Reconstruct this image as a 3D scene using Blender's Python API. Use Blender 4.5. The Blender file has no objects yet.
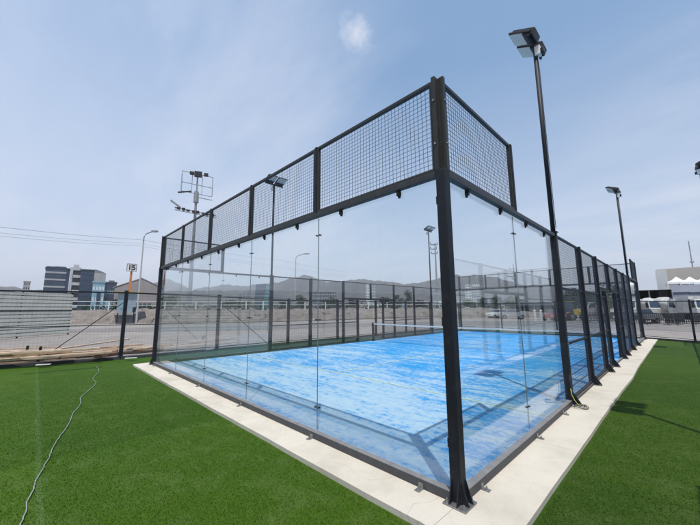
import bpy, bmesh, math, random
import numpy as np
from mathutils import Vector, Matrix
random.seed(7); rng = np.random.default_rng(7)
sc = bpy.context.scene
C = sc.collection
R = math.radians

# ------------------------------------------------------------------ camera
YAW, PITCH, ROLL = 0.7975, 0.1447, -0.0064
CAM = Vector((1.5039, -2.7561, 1.6461))
FPX = 319.07                                   # focal length in px of a 700 px wide picture
_cy, _sy = math.cos(YAW), math.sin(YAW)
FWD = Vector((-_sy*math.cos(PITCH), _cy*math.cos(PITCH), math.sin(PITCH)))
_r0 = Vector((_cy, _sy, 0)); _u0 = _r0.cross(FWD)
RT = _r0*math.cos(ROLL) + _u0*math.sin(ROLL)
UP = -_r0*math.sin(ROLL) + _u0*math.cos(ROLL)
cam = bpy.data.objects.new('camera', bpy.data.cameras.new('camera')); C.objects.link(cam)
cam.matrix_world = Matrix(((RT.x, UP.x, -FWD.x, CAM.x), (RT.y, UP.y, -FWD.y, CAM.y), (RT.z, UP.z, -FWD.z, CAM.z), (0, 0, 0, 1)))
cam.data.sensor_width = 36; cam.data.lens = 36*FPX/700
cam.data.clip_start = .05; cam.data.clip_end = 9000
sc.camera = cam

# surveying helpers: where a sight line at given bearing meets a height or a distance
def ray(u, v): return FWD + RT*((u-350)/FPX) - UP*((v-262.5)/FPX)
def PZ(u, v, z=0.0):
    d = ray(u, v); t = (z-CAM.z)/d.z; return CAM + d*t
def PD(u, v, D):
    d = ray(u, v); return CAM + d*(D/math.hypot(d.x, d.y))

# ------------------------------------------------------------------ materials
def newmat(name):
    m = bpy.data.materials.new(name); m.use_nodes = True
    nt = m.node_tree; b = nt.nodes['Principled BSDF']
    return m, nt, b
def N(nt, t, **kw):
    n = nt.nodes.new(t)
    for k, v in kw.items():
        if k.startswith('i_'): n.inputs[k[2:].replace('_', ' ')].default_value = v
        else: setattr(n, k, v)
    return n
def L(nt, a, b): nt.links.new(a, b)
def coords(nt, scale=(1, 1, 1), world=False):
    if world: o = N(nt, 'ShaderNodeNewGeometry').outputs['Position']
    else: o = N(nt, 'ShaderNodeTexCoord').outputs['Object']
    mp = N(nt, 'ShaderNodeMapping'); mp.inputs['Scale'].default_value = scale
    L(nt, o, mp.inputs['Vector']); return mp.outputs['Vector']
def noise(nt, vec, scale, detail=6, rough=.6):
    n = N(nt, 'ShaderNodeTexNoise'); n.inputs['Scale'].default_value = scale
    n.inputs['Detail'].default_value = detail; n.inputs['Roughness'].default_value = rough
    L(nt, vec, n.inputs['Vector']); return n.outputs['Fac']
def ramp(nt, fac, stops):
    r = N(nt, 'ShaderNodeValToRGB'); e = r.color_ramp.elements
    while len(e) < len(stops): e.new(.5)
    for i, (p, c) in enumerate(stops):
        e[i].position = p; e[i].color = (c[0], c[1], c[2], 1) if not isinstance(c, (int, float)) else (c, c, c, 1)
    L(nt, fac, r.inputs['Fac']); return r.outputs['Color']
def mix(nt, fac, a, b, mode='MIX'):
    m = N(nt, 'ShaderNodeMix', data_type='RGBA', blend_type=mode)
    for s, v in ((m.inputs['Factor'], fac), (m.inputs['A'], a), (m.inputs['B'], b)):
        if hasattr(v, 'links'): L(nt, v, s)
        elif isinstance(v, (int, float)) and s.name == 'Factor': s.default_value = v
        else: s.default_value = (v[0], v[1], v[2], 1)
    return m.outputs['Result']
def mth(nt, op, a, b=0.0, clamp=False):
    m = N(nt, 'ShaderNodeMath', operation=op, use_clamp=clamp)
    for i, v in enumerate((a, b)):
        if hasattr(v, 'links'): L(nt, v, m.inputs[i])
        else: m.inputs[i].default_value = v
    return m.outputs[0]
def bump(nt, b, h, strength, dist=.01):
    n = N(nt, 'ShaderNodeBump'); n.inputs['Strength'].default_value = strength; n.inputs['Distance'].default_value = dist
    L(nt, h, n.inputs['Height']); L(nt, n.outputs['Normal'], b.inputs['Normal'])

def plain(name, col, rough=.6, metal=0.0, var=.15, scale=3.0, spec=.5, bumpk=0):
    m, nt, b = newmat(name); v = coords(nt)
    f = noise(nt, v, scale, 5)
    lo = tuple(c*(1-var) for c in col); hi = tuple(min(1, c*(1+var)) for c in col)
    L(nt, ramp(nt, f, [(.3, lo), (.7, hi)]), b.inputs['Base Color'])
    b.inputs['Roughness'].default_value = rough; b.inputs['Metallic'].default_value = metal
    b.inputs['Specular IOR Level'].default_value = spec
    if bumpk: bump(nt, b, noise(nt, v, scale*12, 4), bumpk)
    return m

def painted_steel(name, col, dust=(.16, .15, .135), amount=.5, rough=.42):
    m, nt, b = newmat(name); v = coords(nt)
    f = noise(nt, v, 9, 7, .7); f2 = noise(nt, v, 55, 3)
    g = N(nt, 'ShaderNodeNewGeometry'); sp = N(nt, 'ShaderNodeSeparateXYZ'); L(nt, g.outputs['Normal'], sp.inputs[0])
    up = mth(nt, 'MULTIPLY', mth(nt, 'MAXIMUM', sp.outputs['Z'], 0.0), amount)          # dust settles on level faces
    side = mth(nt, 'MULTIPLY', mth(nt, 'SUBTRACT', f, .5, True), .7)
    fac = mth(nt, 'ADD', mth(nt, 'MULTIPLY', up, mth(nt, 'ADD', f, .35)), side, True)
    fac = mth(nt, 'ADD', fac, mth(nt, 'MULTIPLY', mth(nt, 'SUBTRACT', f2, .62, True), .8), True)
    L(nt, mix(nt, fac, col, dust), b.inputs['Base Color'])
    L(nt, mth(nt, 'ADD', mth(nt, 'MULTIPLY', f, .25), rough-.1), b.inputs['Roughness']); b.inputs['Specular IOR Level'].default_value = .35
    return m

STEEL = painted_steel('black_painted_steel', (.007, .009, .015), (.10, .098, .095), .35, .55)
STEEL_TOP = painted_steel('dusty_frame_steel', (.03, .029, .026), (.12, .11, .09), .45)
RAILM = painted_steel('dusty_rail_steel', (.035, .037, .043), (.17, .165, .165), .6, .5)
BASEM = painted_steel('dusty_base_steel', (.06, .062, .068), (.24, .235, .23), .75, .55)
WIRE = plain('galvanised_black_wire', (.045, .05, .062), .5, 0, .2, 8)
ZINC = plain('zinc_plated_steel', (.32, .32, .32), .45, .8, .35, 40)
GREYPOLE = plain('grey_galvanised_pole', (.27, .28, .29), .5, .3, .2, 2)
RUBBER = plain('black_rubber', (.01, .01, .011), .6, 0, .2, 20)
WHITE = plain('white_paint', (.72, .72, .70), .5, 0, .08, 2)
TAPE = plain('white_net_tape', (.72, .72, .70), .75, 0, .08, 6)

def glass_mat(name, tint=(.955, .975, .978), gloss=1.0):
    m = bpy.data.materials.new(name); m.use_nodes = True; nt = m.node_tree
    nt.nodes.remove(nt.nodes['Principled BSDF']); out = nt.nodes['Material Output']
    g = N(nt, 'ShaderNodeNewGeometry')
    ior = mth(nt, 'ADD', mth(nt, 'MULTIPLY', g.outputs['Backfacing'], 1/1.5-1.5), 1.5)
    fr = N(nt, 'ShaderNodeFresnel'); L(nt, ior, fr.inputs['IOR'])
    tr = N(nt, 'ShaderNodeBsdfTransparent')
    v = coords(nt, world=True)
    gl = N(nt, 'ShaderNodeBsdfGlossy'); gl.inputs['Roughness'].default_value = .0
    gl.inputs['Color'].default_value = (gloss, gloss, gloss, 1)
    tr.inputs['Color'].default_value = (*tint, 1)
    ms = N(nt, 'ShaderNodeMixShader'); L(nt, fr.outputs[0], ms.inputs[0]); L(nt, tr.outputs[0], ms.inputs[1]); L(nt, gl.outputs[0], ms.inputs[2])
    # thin film of dust left on the pane
    df = N(nt, 'ShaderNodeBsdfDiffuse'); df.inputs['Color'].default_value = (.55, .55, .52, 1)
    zz_ = N(nt, 'ShaderNodeSeparateXYZ'); L(nt, g.outputs['Position'], zz_.inputs[0])
    foot = mth(nt, 'MULTIPLY', mth(nt, 'SUBTRACT', 1.0, mth(nt, 'DIVIDE', zz_.outputs['Z'], .55), True), .03)
    run = mth(nt, 'MULTIPLY', ramp(nt, noise(nt, coords(nt, (9, 9, .5), True), 1.4, 6, .75), [(.55, 0), (.75, 1)]), .02)
    dust = mth(nt, 'MULTIPLY', mth(nt, 'SUBTRACT', noise(nt, v, 1.7, 8, .7), .35, True), .035, True)
    dust = mth(nt, 'ADD', mth(nt, 'ADD', dust, mth(nt, 'MULTIPLY', foot, noise(nt, v, 9, 6, .7))), run, True)
    m2 = N(nt, 'ShaderNodeMixShader'); L(nt, dust, m2.inputs[0]); L(nt, ms.outputs[0], m2.inputs[1]); L(nt, df.outputs[0], m2.inputs[2])
    L(nt, m2.outputs[0], out.inputs['Surface']); return m
GLASS = glass_mat('tempered_glass')

def turf_mat():
    m, nt, b = newmat('artificial_turf'); v = coords(nt, world=True)
    big = noise(nt, v, .35, 4); mid = noise(nt, v, 2.6, 5, .65)
    fine = noise(nt, coords(nt, (1, 1, 1), True), 75, 4, .8)
    streak = noise(nt, coords(nt, (1.2, 9, 1), True), 2.2, 5, .7)
    c = ramp(nt, fine, [(.25, (.026, .064, .003)), (.5, (.037, .088, .004)), (.78, (.055, .118, .009))])
    c = mix(nt, ramp(nt, big, [(.35, 0), (.7, 1)]), c, mix(nt, 1.0, c, (1.25, 1.12, .85), 'MULTIPLY'))
    c = mix(nt, mth(nt, 'MULTIPLY', ramp(nt, mid, [(.50, 0), (.70, 1)]), .45), c, (.085, .135, .03))
    c = mix(nt, mth(nt, 'MULTIPLY', ramp(nt, streak, [(.56, 0), (.72, 1)]), .4), c, (.085, .14, .035))
    # rolls of turf: the pile leans another way on every other roll, with a pale glued seam between
    g = N(nt, 'ShaderNodeNewGeometry'); s = N(nt, 'ShaderNodeSeparateXYZ'); L(nt, g.outputs['Position'], s.inputs[0])
    yy = mth(nt, 'ADD', s.outputs['Y'], mth(nt, 'MULTIPLY', noise(nt, v, 1.5, 3), .06))
    ph = mth(nt, 'FRACT', mth(nt, 'DIVIDE', mth(nt, 'ADD', yy, 2.56+40), 4.0))
    seam = mth(nt, 'MULTIPLY', mth(nt, 'LESS_THAN', ph, .012), mth(nt, 'LESS_THAN', s.outputs['X'], .0))
    c = mix(nt, mth(nt, 'MULTIPLY', seam, .35), c, (.10, .17, .05))
    roll = mth(nt, 'LESS_THAN', mth(nt, 'FRACT', mth(nt, 'DIVIDE', mth(nt, 'ADD', yy, 2.56+40), 8.0)), .5)
    c = mix(nt, roll, c, mix(nt, 1.0, c, (.86, .9, .9), 'MULTIPLY'))
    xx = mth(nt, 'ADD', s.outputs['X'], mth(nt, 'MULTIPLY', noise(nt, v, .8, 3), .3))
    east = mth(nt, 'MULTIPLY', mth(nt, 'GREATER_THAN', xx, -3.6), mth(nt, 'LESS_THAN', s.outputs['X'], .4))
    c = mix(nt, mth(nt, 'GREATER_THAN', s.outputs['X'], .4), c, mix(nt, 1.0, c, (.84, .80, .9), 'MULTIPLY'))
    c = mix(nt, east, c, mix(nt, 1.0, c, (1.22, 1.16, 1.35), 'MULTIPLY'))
    L(nt, c, b.inputs['Base Color']); b.inputs['Roughness'].default_value = .8
    b.inputs['Specular IOR Level'].default_value = .15
    bump(nt, b, noise(nt, v, 160, 3, .8), .5, .008)
    return m
TURF = turf_mat()
def blade_mat():
    m, nt, b = newmat('turf_blade'); v = coords(nt, world=True)
    f = noise(nt, v, 60, 3, .8); f2 = noise(nt, v, 2.6, 5)
    c = ramp(nt, f, [(.3, (.034, .082, .003)), (.55, (.043, .100, .005)), (.75, (.058, .124, .010))])
    c = mix(nt, mth(nt, 'MULTIPLY', ramp(nt, f2, [(.48, 0), (.68, 1)]), .55), c, (.10, .15, .035))
    g = N(nt, 'ShaderNodeNewGeometry'); s = N(nt, 'ShaderNodeSeparateXYZ'); L(nt, g.outputs['Position'], s.inputs[0])
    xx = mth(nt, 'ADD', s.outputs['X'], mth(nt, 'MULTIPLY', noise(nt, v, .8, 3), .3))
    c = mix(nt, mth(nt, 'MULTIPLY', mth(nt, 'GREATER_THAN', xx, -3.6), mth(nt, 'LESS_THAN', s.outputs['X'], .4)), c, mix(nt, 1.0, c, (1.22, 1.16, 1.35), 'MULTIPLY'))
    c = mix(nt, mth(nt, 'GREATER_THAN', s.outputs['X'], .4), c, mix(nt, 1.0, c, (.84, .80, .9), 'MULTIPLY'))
    sd = mth(nt, 'LESS_THAN', mth(nt, 'ABSOLUTE', mth(nt, 'ADD', mth(nt, 'ADD', s.outputs['Y'], 2.53), mth(nt, 'MULTIPLY', noise(nt, v, 1.5, 3), .06))), .035)
    c = mix(nt, mth(nt, 'MULTIPLY', mth(nt, 'MULTIPLY', sd, mth(nt, 'LESS_THAN', s.outputs['X'], 0.0)), .40), c, (.13, .20, .06))
    stk = noise(nt, coords(nt, (1.2, 9, 1), True), 2.2, 5, .7)
    c = mix(nt, mth(nt, 'MULTIPLY', ramp(nt, stk, [(.52, 0), (.70, 1)]), .45), c, (.12, .18, .05))
    big = noise(nt, v, .35, 4); c = mix(nt, ramp(nt, big, [(.35, 0), (.7, 1)]), c, mix(nt, 1.0, c, (1.2, 1.1, .85), 'MULTIPLY'))
    L(nt, c, b.inputs['Base Color']); b.inputs['Roughness'].default_value = .6; b.inputs['Specular IOR Level'].default_value = .25
    b.inputs['Subsurface Weight'].default_value = 0
    return m
BLADE = blade_mat()

def court_mat():
    m, nt, b = newmat('blue_sanded_turf'); v = coords(nt, world=True)
    fine = noise(nt, v, 130, 4, .8)
    c = ramp(nt, fine, [(.3, (.004, .215, .55)), (.7, (.012, .32, .70))])
    mq = N(nt, 'ShaderNodeMapping'); mq.inputs['Rotation'].default_value = (0, 0, R(-38)); mq.inputs['Scale'].default_value = (.55, 2.1, 1); L(nt, N(nt, 'ShaderNodeNewGeometry').outputs['Position'], mq.inputs['Vector'])
    a = noise(nt, mq.outputs[0], .85, 11, .76)
    a2 = noise(nt, coords(nt, (1.6, 5.5, 1), True), 1.5, 9, .76)
    a3 = noise(nt, v, 9, 5, .75)
    s = mth(nt, 'ADD', mth(nt, 'MULTIPLY', a, .58), mth(nt, 'MULTIPLY', a2, .42))
    s = mth(nt, 'ADD', s, mth(nt, 'MULTIPLY', mth(nt, 'SUBTRACT', a3, .5), .42))
    a4 = noise(nt, v, 42, 4, .8); s = mth(nt, 'ADD', s, mth(nt, 'MULTIPLY', mth(nt, 'SUBTRACT', a4, .5), .22))
    s = mth(nt, 'ADD', s, mth(nt, 'MULTIPLY', mth(nt, 'SUBTRACT', noise(nt, v, .28, 3), .5), .30))
    # more sand is left near the back glass than round the net
    g = N(nt, 'ShaderNodeNewGeometry'); sp = N(nt, 'ShaderNodeSeparateXYZ'); L(nt, g.outputs['Position'], sp.inputs[0])
    near = mth(nt, 'MULTIPLY', mth(nt, 'SUBTRACT', 1.0, mth(nt, 'DIVIDE', sp.outputs['Y'], 9.0), True), .10)
    s = mth(nt, 'ADD', s, near)
    sand = ramp(nt, s, [(.46, .03), (.52, .22), (.565, .70), (.65, 1)])
    c = mix(nt, mth(nt, 'MULTIPLY', sand, .78), c, (.52, .625, .66))
    L(nt, c, b.inputs['Base Color']); b.inputs['Roughness'].default_value = .85; b.inputs['Specular IOR Level'].default_value = .15
    bump(nt, b, noise(nt, v, 220, 3, .8), .6, .006)
    return m
COURT = court_mat()
LINE = plain('court_line', (.52, .63, .50), .85, 0, .3, 8)

def concrete_mat(name, lo, mid_, hi, sc_=1.0, joints=False):
    m, nt, b = newmat(name); v = coords(nt, world=True)
    f = noise(nt, v, 1.1*sc_, 8, .65); f2 = noise(nt, v, 38*sc_, 5, .7)
    c = ramp(nt, f, [(.3, lo), (.5, mid_), (.72, hi)])
    c = mix(nt, mth(nt, 'MULTIPLY', ramp(nt, f2, [(.55, 0), (.8, 1)]), .30), c, tuple(x*.62 for x in mid_))
    sp = N(nt, 'ShaderNodeTexVoronoi', feature='DISTANCE_TO_EDGE'); sp.inputs['Scale'].default_value = .55*sc_
    wv = N(nt, 'ShaderNodeVectorMath', operation='ADD'); nn = N(nt, 'ShaderNodeTexNoise'); nn.inputs['Scale'].default_value = 1.5; L(nt, v, nn.inputs['Vector'])
    L(nt, v, wv.inputs[0]); L(nt, nn.outputs['Color'], wv.inputs[1]); L(nt, wv.outputs[0], sp.inputs['Vector'])
    crack = mth(nt, 'LESS_THAN', sp.outputs['Distance'], .0025)
    c = mix(nt, mth(nt, 'MULTIPLY', crack, .3), c, tuple(x*.45 for x in mid_))
    if joints:
        gg = N(nt, 'ShaderNodeNewGeometry'); q = N(nt, 'ShaderNodeSeparateXYZ'); L(nt, gg.outputs['Position'], q.inputs[0])
        jy = mth(nt, 'LESS_THAN', mth(nt, 'FRACT', mth(nt, 'DIVIDE', mth(nt, 'ADD', q.outputs['Y'], 41.02), 3.3)), .0022)
        jx = mth(nt, 'LESS_THAN', mth(nt, 'FRACT', mth(nt, 'DIVIDE', mth(nt, 'ADD', q.outputs['X'], 66.0), 3.3)), .0022)
        onx = mth(nt, 'LESS_THAN', q.outputs['Y'], 0.0)
        j = mth(nt, 'ADD', mth(nt, 'MULTIPLY', jx, onx), mth(nt, 'MULTIPLY', jy, mth(nt, 'SUBTRACT', 1.0, onx)), True)
        c = mix(nt, mth(nt, 'MULTIPLY', j, .65), c, tuple(x*.4 for x in mid_))
        grit = ramp(nt, noise(nt, v, 260, 2, .6), [(.66, 0), (.70, 1)])
        c = mix(nt, mth(nt, 'MULTIPLY', grit, .35), c, (.2, .17, .13))
        smear = ramp(nt, noise(nt, coords(nt, (1, 1, 1), True), 4.5, 7, .78), [(.56, 0), (.72, 1)])
        c = mix(nt, mth(nt, 'MULTIPLY', smear, .42), c, (.37, .33, .27))
    st = ramp(nt, noise(nt, v, .55*sc_, 5, .8), [(.55, 0), (.68, 1)])
    c = mix(nt, mth(nt, 'MULTIPLY', st, .38), c, tuple(x*.7 for x in mid_))
    L(nt, c, b.inputs['Base Color']); b.inputs['Roughness'].default_value = .9; b.inputs['Specular IOR Level'].default_value = .2
    bump(nt, b, f2, .35, .006); return m
CONC = concrete_mat('cream_concrete', (.43, .39, .32), (.55, .505, .425), (.63, .58, .50), joints=True)
PALE = concrete_mat('pale_concrete', (.30, .29, .26), (.38, .36, .33), (.45, .42, .38))
DARKK = plain('dark_kerb', (.055, .056, .06), .85, 0, .35, 5, .3, .4)

def ground_mat():
    m, nt, b = newmat('compacted_gravel_lot'); v = coords(nt, world=True)
    f = noise(nt, v, .07, 8, .6); f2 = noise(nt, v, 1.6, 8, .7); f3 = noise(nt, coords(nt, (1, .25, 1), True), .5, 6, .7)
    c = ramp(nt, f, [(.3, (.26, .235, .22)), (.5, (.33, .295, .27)), (.7, (.39, .345, .315))])
    c = mix(nt, ramp(nt, f2, [(.3, .55), (.75, 0)]), c, (.13, .12, .115))
    c = mix(nt, mth(nt, 'MULTIPLY', ramp(nt, f3, [(.5, 0), (.7, 1)]), .5), c, (.36, .33, .30))
    L(nt, c, b.inputs['Base Color']); b.inputs['Roughness'].default_value = .95
    bump(nt, b, noise(nt, v, 14, 6, .8), .7, .05); return m
GROUND = ground_mat()
ASPH = concrete_mat('worn_asphalt', (.15, .142, .135), (.20, .188, .178), (.25, .232, .218), .4)
def soil(name, a, b_, c_, sc_):
    m, nt, b = newmat(name); v = coords(nt, world=True)
    f = noise(nt, v, sc_, 9, .7); vo = N(nt, 'ShaderNodeTexVoronoi'); vo.inputs['Scale'].default_value = sc_*6; L(nt, v, vo.inputs['Vector'])
    c = ramp(nt, f, [(.3, a), (.5, b_), (.7, c_)])
    c = mix(nt, ramp(nt, vo.outputs['Distance'], [(.25, 0), (.6, .5)]), c, a)
    L(nt, c, b.inputs['Base Color']); b.inputs['Roughness'].default_value = .95
    bump(nt, b, f, 1.0, .3); return m
BERM = soil('stony_earth', (.13, .11, .10), (.26, .225, .20), (.38, .335, .30), 1.0)
HILL = soil('bare_hill', (.055, .052, .052), (.10, .092, .088), (.16, .145, .135), .006)
LEAF = plain('leaf', (.055, .085, .028), .7, 0, .55, 1.2, .2)
LEAFD = plain('dark_leaf', (.032, .055, .022), .7, 0, .55, 1.2, .2)
BARK = plain('bark', (.12, .09, .07), .9, 0, .3, 4)
WOODS = [plain('sawn_timber', (.43, .29, .19), .8, 0, .35, 5), plain('pale_timber', (.52, .39, .28), .8, 0, .3, 5),
         plain('reddish_timber', (.27, .15, .10), .8, 0, .3, 5)]

# ------------------------------------------------------------------ geometry helpers
class MB:
    def __init__(s): s.v = []; s.f = []
    def add(s, vs, fs):
        n = len(s.v); s.v += [tuple(p) for p in vs]; s.f += [tuple(i+n for i in f) for f in fs]; return s
    def box(s, x0, x1, y0, y1, z0, z1):
        return s.add([(x0, y0, z0), (x1, y0, z0), (x1, y1, z0), (x0, y1, z0), (x0, y0, z1), (x1, y0, z1), (x1, y1, z1), (x0, y1, z1)],
                     [(3, 2, 1, 0), (4, 5, 6, 7), (0, 1, 5, 4), (1, 2, 6, 5), (2, 3, 7, 6), (3, 0, 4, 7)])
    def bar(s, a, b, w, h=None, up=(0, 0, 1)):
        a, b = Vector(a), Vector(b); h = h or w; d = (b-a).normalized(); u = Vector(up)
        if abs(d.dot(u)) > .98: u = Vector((1, 0, 0))
        x = d.cross(u).normalized(); z = x.cross(d)
        P = [p + x*sx*w/2 + z*sz*h/2 for p in (a, b) for sx, sz in ((-1, -1), (1, -1), (1, 1), (-1, 1))]
        return s.add(P, [(3, 2, 1, 0), (4, 5, 6, 7), (0, 1, 5, 4), (1, 2, 6, 5), (2, 3, 7, 6), (3, 0, 4, 7)])
    def tube(s, pts, r, n=10, r1=None):
        pts = [Vector(p) for p in pts]; m = len(pts); V = []; F = []
        for i, p in enumerate(pts):
            d = (pts[min(i+1, m-1)]-pts[max(i-1, 0)]).normalized(); u = Vector((0, 0, 1)) if abs(d.z) < .95 else Vector((1, 0, 0))
            x = d.cross(u).normalized(); y = x.cross(d); rr = r if r1 is None else r+(r1-r)*i/(m-1)
            for k in range(n):
                a = 2*math.pi*k/n; V.append(p + x*math.cos(a)*rr + y*math.sin(a)*rr)
        for i in range(m-1):
            for k in range(n):
                a = i*n+k; b = i*n+(k+1) % n; F.append((a, b, b+n, a+n))
        F.append(tuple(range(n))[::-1]); F.append(tuple((m-1)*n+k for k in range(n)))
        return s.add(V, F)
    def prism(s, poly, axis, t0, t1):
        """extrude a 2-D outline (in the plane normal to axis) from t0 to t1"""
        def mk(a, b, t): return {'x': (t, a, b), 'y': (a, t, b), 'z': (a, b, t)}[axis]
        n = len(poly); V = [mk(a, b, t0) for a, b in poly]+[mk(a, b, t1) for a, b in poly]
        F = [tuple(range(n))[::-1], tuple(range(n, 2*n))]+[(i, (i+1) % n, (i+1) % n+n, i+n) for i in range(n)]
        return s.add(V, F)
    def build(s, name, mat, parent=None, bevel=0, smooth=False):
        me = bpy.data.meshes.new(name); me.from_pydata(s.v, [], s.f)
        if bevel or True:
            bm = bmesh.new(); bm.from_mesh(me)
            if len(bm.faces) < 40000: bmesh.ops.recalc_face_normals(bm, faces=bm.faces)
            bm.to_mesh(me); bm.free()
        me.materials.append(mat)
        if smooth:
            for p in me.polygons: p.use_smooth = True
        o = bpy.data.objects.new(name, me); C.objects.link(o)
        if parent: o.parent = parent
        if bevel:
            md = o.modifiers.new('bevel', 'BEVEL'); md.width = bevel; md.segments = 2; md.limit_method = 'ANGLE'
        return o
def tag(o, label=None, cat=None, group=None, kind=None):
    if label: o['label'] = label
    if cat: o['category'] = cat
    if group: o['group'] = group
    if kind: o['kind'] = kind
    return o
def empty(name, loc, label, cat, group=None, rz=0):
    o = bpy.data.objects.new(name, None); C.objects.link(o); o.location = loc; o.rotation_euler = (0, 0, rz)
    o.empty_display_size = .2
    return tag(o, label, cat, group)
KIDS = {}
def kids(o): return [c for c in C.objects if c.parent == o]
def copy_tree(o, parent=None):
    c = o.copy(); C.objects.link(c); c.parent = parent
    for ch in kids(o): copy_tree(ch, c)
    return c
def sheet(name, poly, z, mat, kind='structure', thick=0):
    m = MB()
    if thick: m.prism(poly, 'z', z-thick, z)
    else: m.add([(x, y, z) for x, y in poly], [tuple(range(len(poly)))])
    o = m.build(name, mat); o['kind'] = kind; return o

# ------------------------------------------------------------------ setting: ground sheets
TZ = -.05                                           # turf level; slab and court at 0
X2, Y2 = 2.60, -1.05                                # near corner of the neighbouring court
bx = lambda x0, x1, y0, y1: [(x0, y0), (x1, y0), (x1, y1), (x0, y1)]
sheet('ground', bx(-4200, 4200, -4200, 4200), -.12, GROUND)
FP = [(-13.35, -4.2), (-12.45, -.46), (-12.3, 2.85), (-12.3, 24.2)]       # fence line, left side then far side
FQ = [(-12.3, 24.2), (-8.4, 23.5), (-4.5, 22.7), (-1.6, 22.0), (1.82, 19.9), (5.2, 18.6), (8.6, 17.3), (12.0, 16.0)]
turf_poly = [(-15.2, -11), (-13.35, -4.2), (-12.45, -.46), (-12.3, 2.85), (-12.3, 24.2)] + FQ[1:] + [(15, -11)]
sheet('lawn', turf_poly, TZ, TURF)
# concrete slab round the cage: strips meet end to end
wv = lambda t, k: .012*math.sin(t*2.1+k)+.009*math.sin(t*5.3+2*k)
sheet('concrete_path', [(-10.5, -.44)]+[(x, -.455+wv(x, 1)*.25) for x in np.arange(-10.3, .3, .3)]+[(.5, -.46)]+[(.5+wv(y, 3)*.15+.03*math.exp(-((y-7.4)/1.2)**2), y) for y in np.arange(-.1, 20.3, .3)]+[(.5, 20.25), (.03, 20.4), (.03, 0.0), (-10.5, 0.0)], 0, CONC, thick=.16)
sheet('concrete_path', [(X2-.4, Y2-.45), (X2+11, Y2-.45), (X2+11, Y2), (X2, Y2), (X2, Y2+20.4), (X2-.4, Y2+20.4)], 0, CONC, thick=.16)
sheet('court_surface', bx(-10.02, .03, 0.0, 20.02), -.003, COURT, thick=.1)
sheet('court_surface', bx(X2, X2+10.0, Y2, Y2+20.0), -.003, COURT, thick=.1)
for ox, oy in ((0, 0), (X2+10, Y2)):
    m = MB()
    w = .022
    def ln(x0, x1, y0, y1): m.add([(x0+ox, y0+oy, .002), (x1+ox, y0+oy, .002), (x1+ox, y1+oy, .002), (x0+ox, y1+oy, .002)], [(0, 1, 2, 3)])
    ln(-9.93, -.08, 3.05-w, 3.05+w); ln(-9.93, -.08, 16.95-w, 16.95+w); ln(-5-w, -5+w, 3.05+w, 16.95-w)
    tag(m.build('court_marking', LINE), kind='structure')
sheet('green_matting', bx(-12.19, -10.12, .5, 20.2), TZ+.006, plain('dark_green_matting', (.018, .045, .035), .9, 0, .2, 1.5))
# dark kerb under the perimeter fence
def polyline_wall(name, pts, w, z0, z1, mat, kind='structure'):
    m = MB()
    for a, b in zip(pts[:-1], pts[1:]):
        a3, b3 = Vector((a[0], a[1], 0)), Vector((b[0], b[1], 0)); d = (b3-a3).normalized(); n = Vector((-d.y, d.x, 0))*w/2
        b3 = b3 - d*.004
        V = [a3-n, b3-n, b3+n, a3+n]
        m.add([(p.x, p.y, z0) for p in V]+[(p.x, p.y, z1) for p in V], [(3, 2, 1, 0), (4, 5, 6, 7), (0, 1, 5, 4), (1, 2, 6, 5), (2, 3, 7, 6), (3, 0, 4, 7)])
    return tag(m.build(name, mat), kind=kind)
polyline_wall('kerb', [(-15.2, -11)]+FP+FQ[1:], .22, -.14, .035, DARKK)
sheet('pale_strip', [(-12.0, 25.0), (2.5, 21.9), (13.4, 19.7), (13.9, 21.4), (2.9, 23.2), (-12, 27)], -.10, PALE)
# road beyond and the pale strip at the foot of the bank
toe = [(-60, -55), (-56, -22), (-52.5, 0), (-47.5, 9), (-41, 18), (-37.5, 26), (-34.5, 36), (-29.5, 46), (-23, 52.5), (-14, 58), (-3, 63)]
sheet('road', [(-44, -60), (-42, -22), (-39.5, 0), (-35, 10), (-29, 20), (-26, 29), (-21, 38), (-14, 45), (0, 47), (60, 40), (60, 30), (20, 27), (-6, 33), (-18, 28), (-22, 19), (-25, 10), (-33, 0), (-34, -22), (-36, -60)], -.108, ASPH)
m = MB()
tt = [Vector((x, y, 0)) for x, y in toe]
for i in range(len(tt)-1):
    a, b = tt[i], tt[i+1]
    na = (-(tt[min(i+1, len(tt)-1)]-tt[max(i-1, 0)]).normalized().cross(Vector((0, 0, 1)))); nb = (-(tt[min(i+2, len(tt)-1)]-tt[i]).normalized().cross(Vector((0, 0, 1))))
    A, B = a-na*2.4, b-nb*2.4
    m.add([(a.x, a.y, -.10), (b.x, b.y, -.10), (B.x, B.y, -.10), (A.x, A.y, -.10)], [(0, 1, 2, 3)])
tag(m.build('roadside_strip', PALE), kind='structure')

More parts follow.
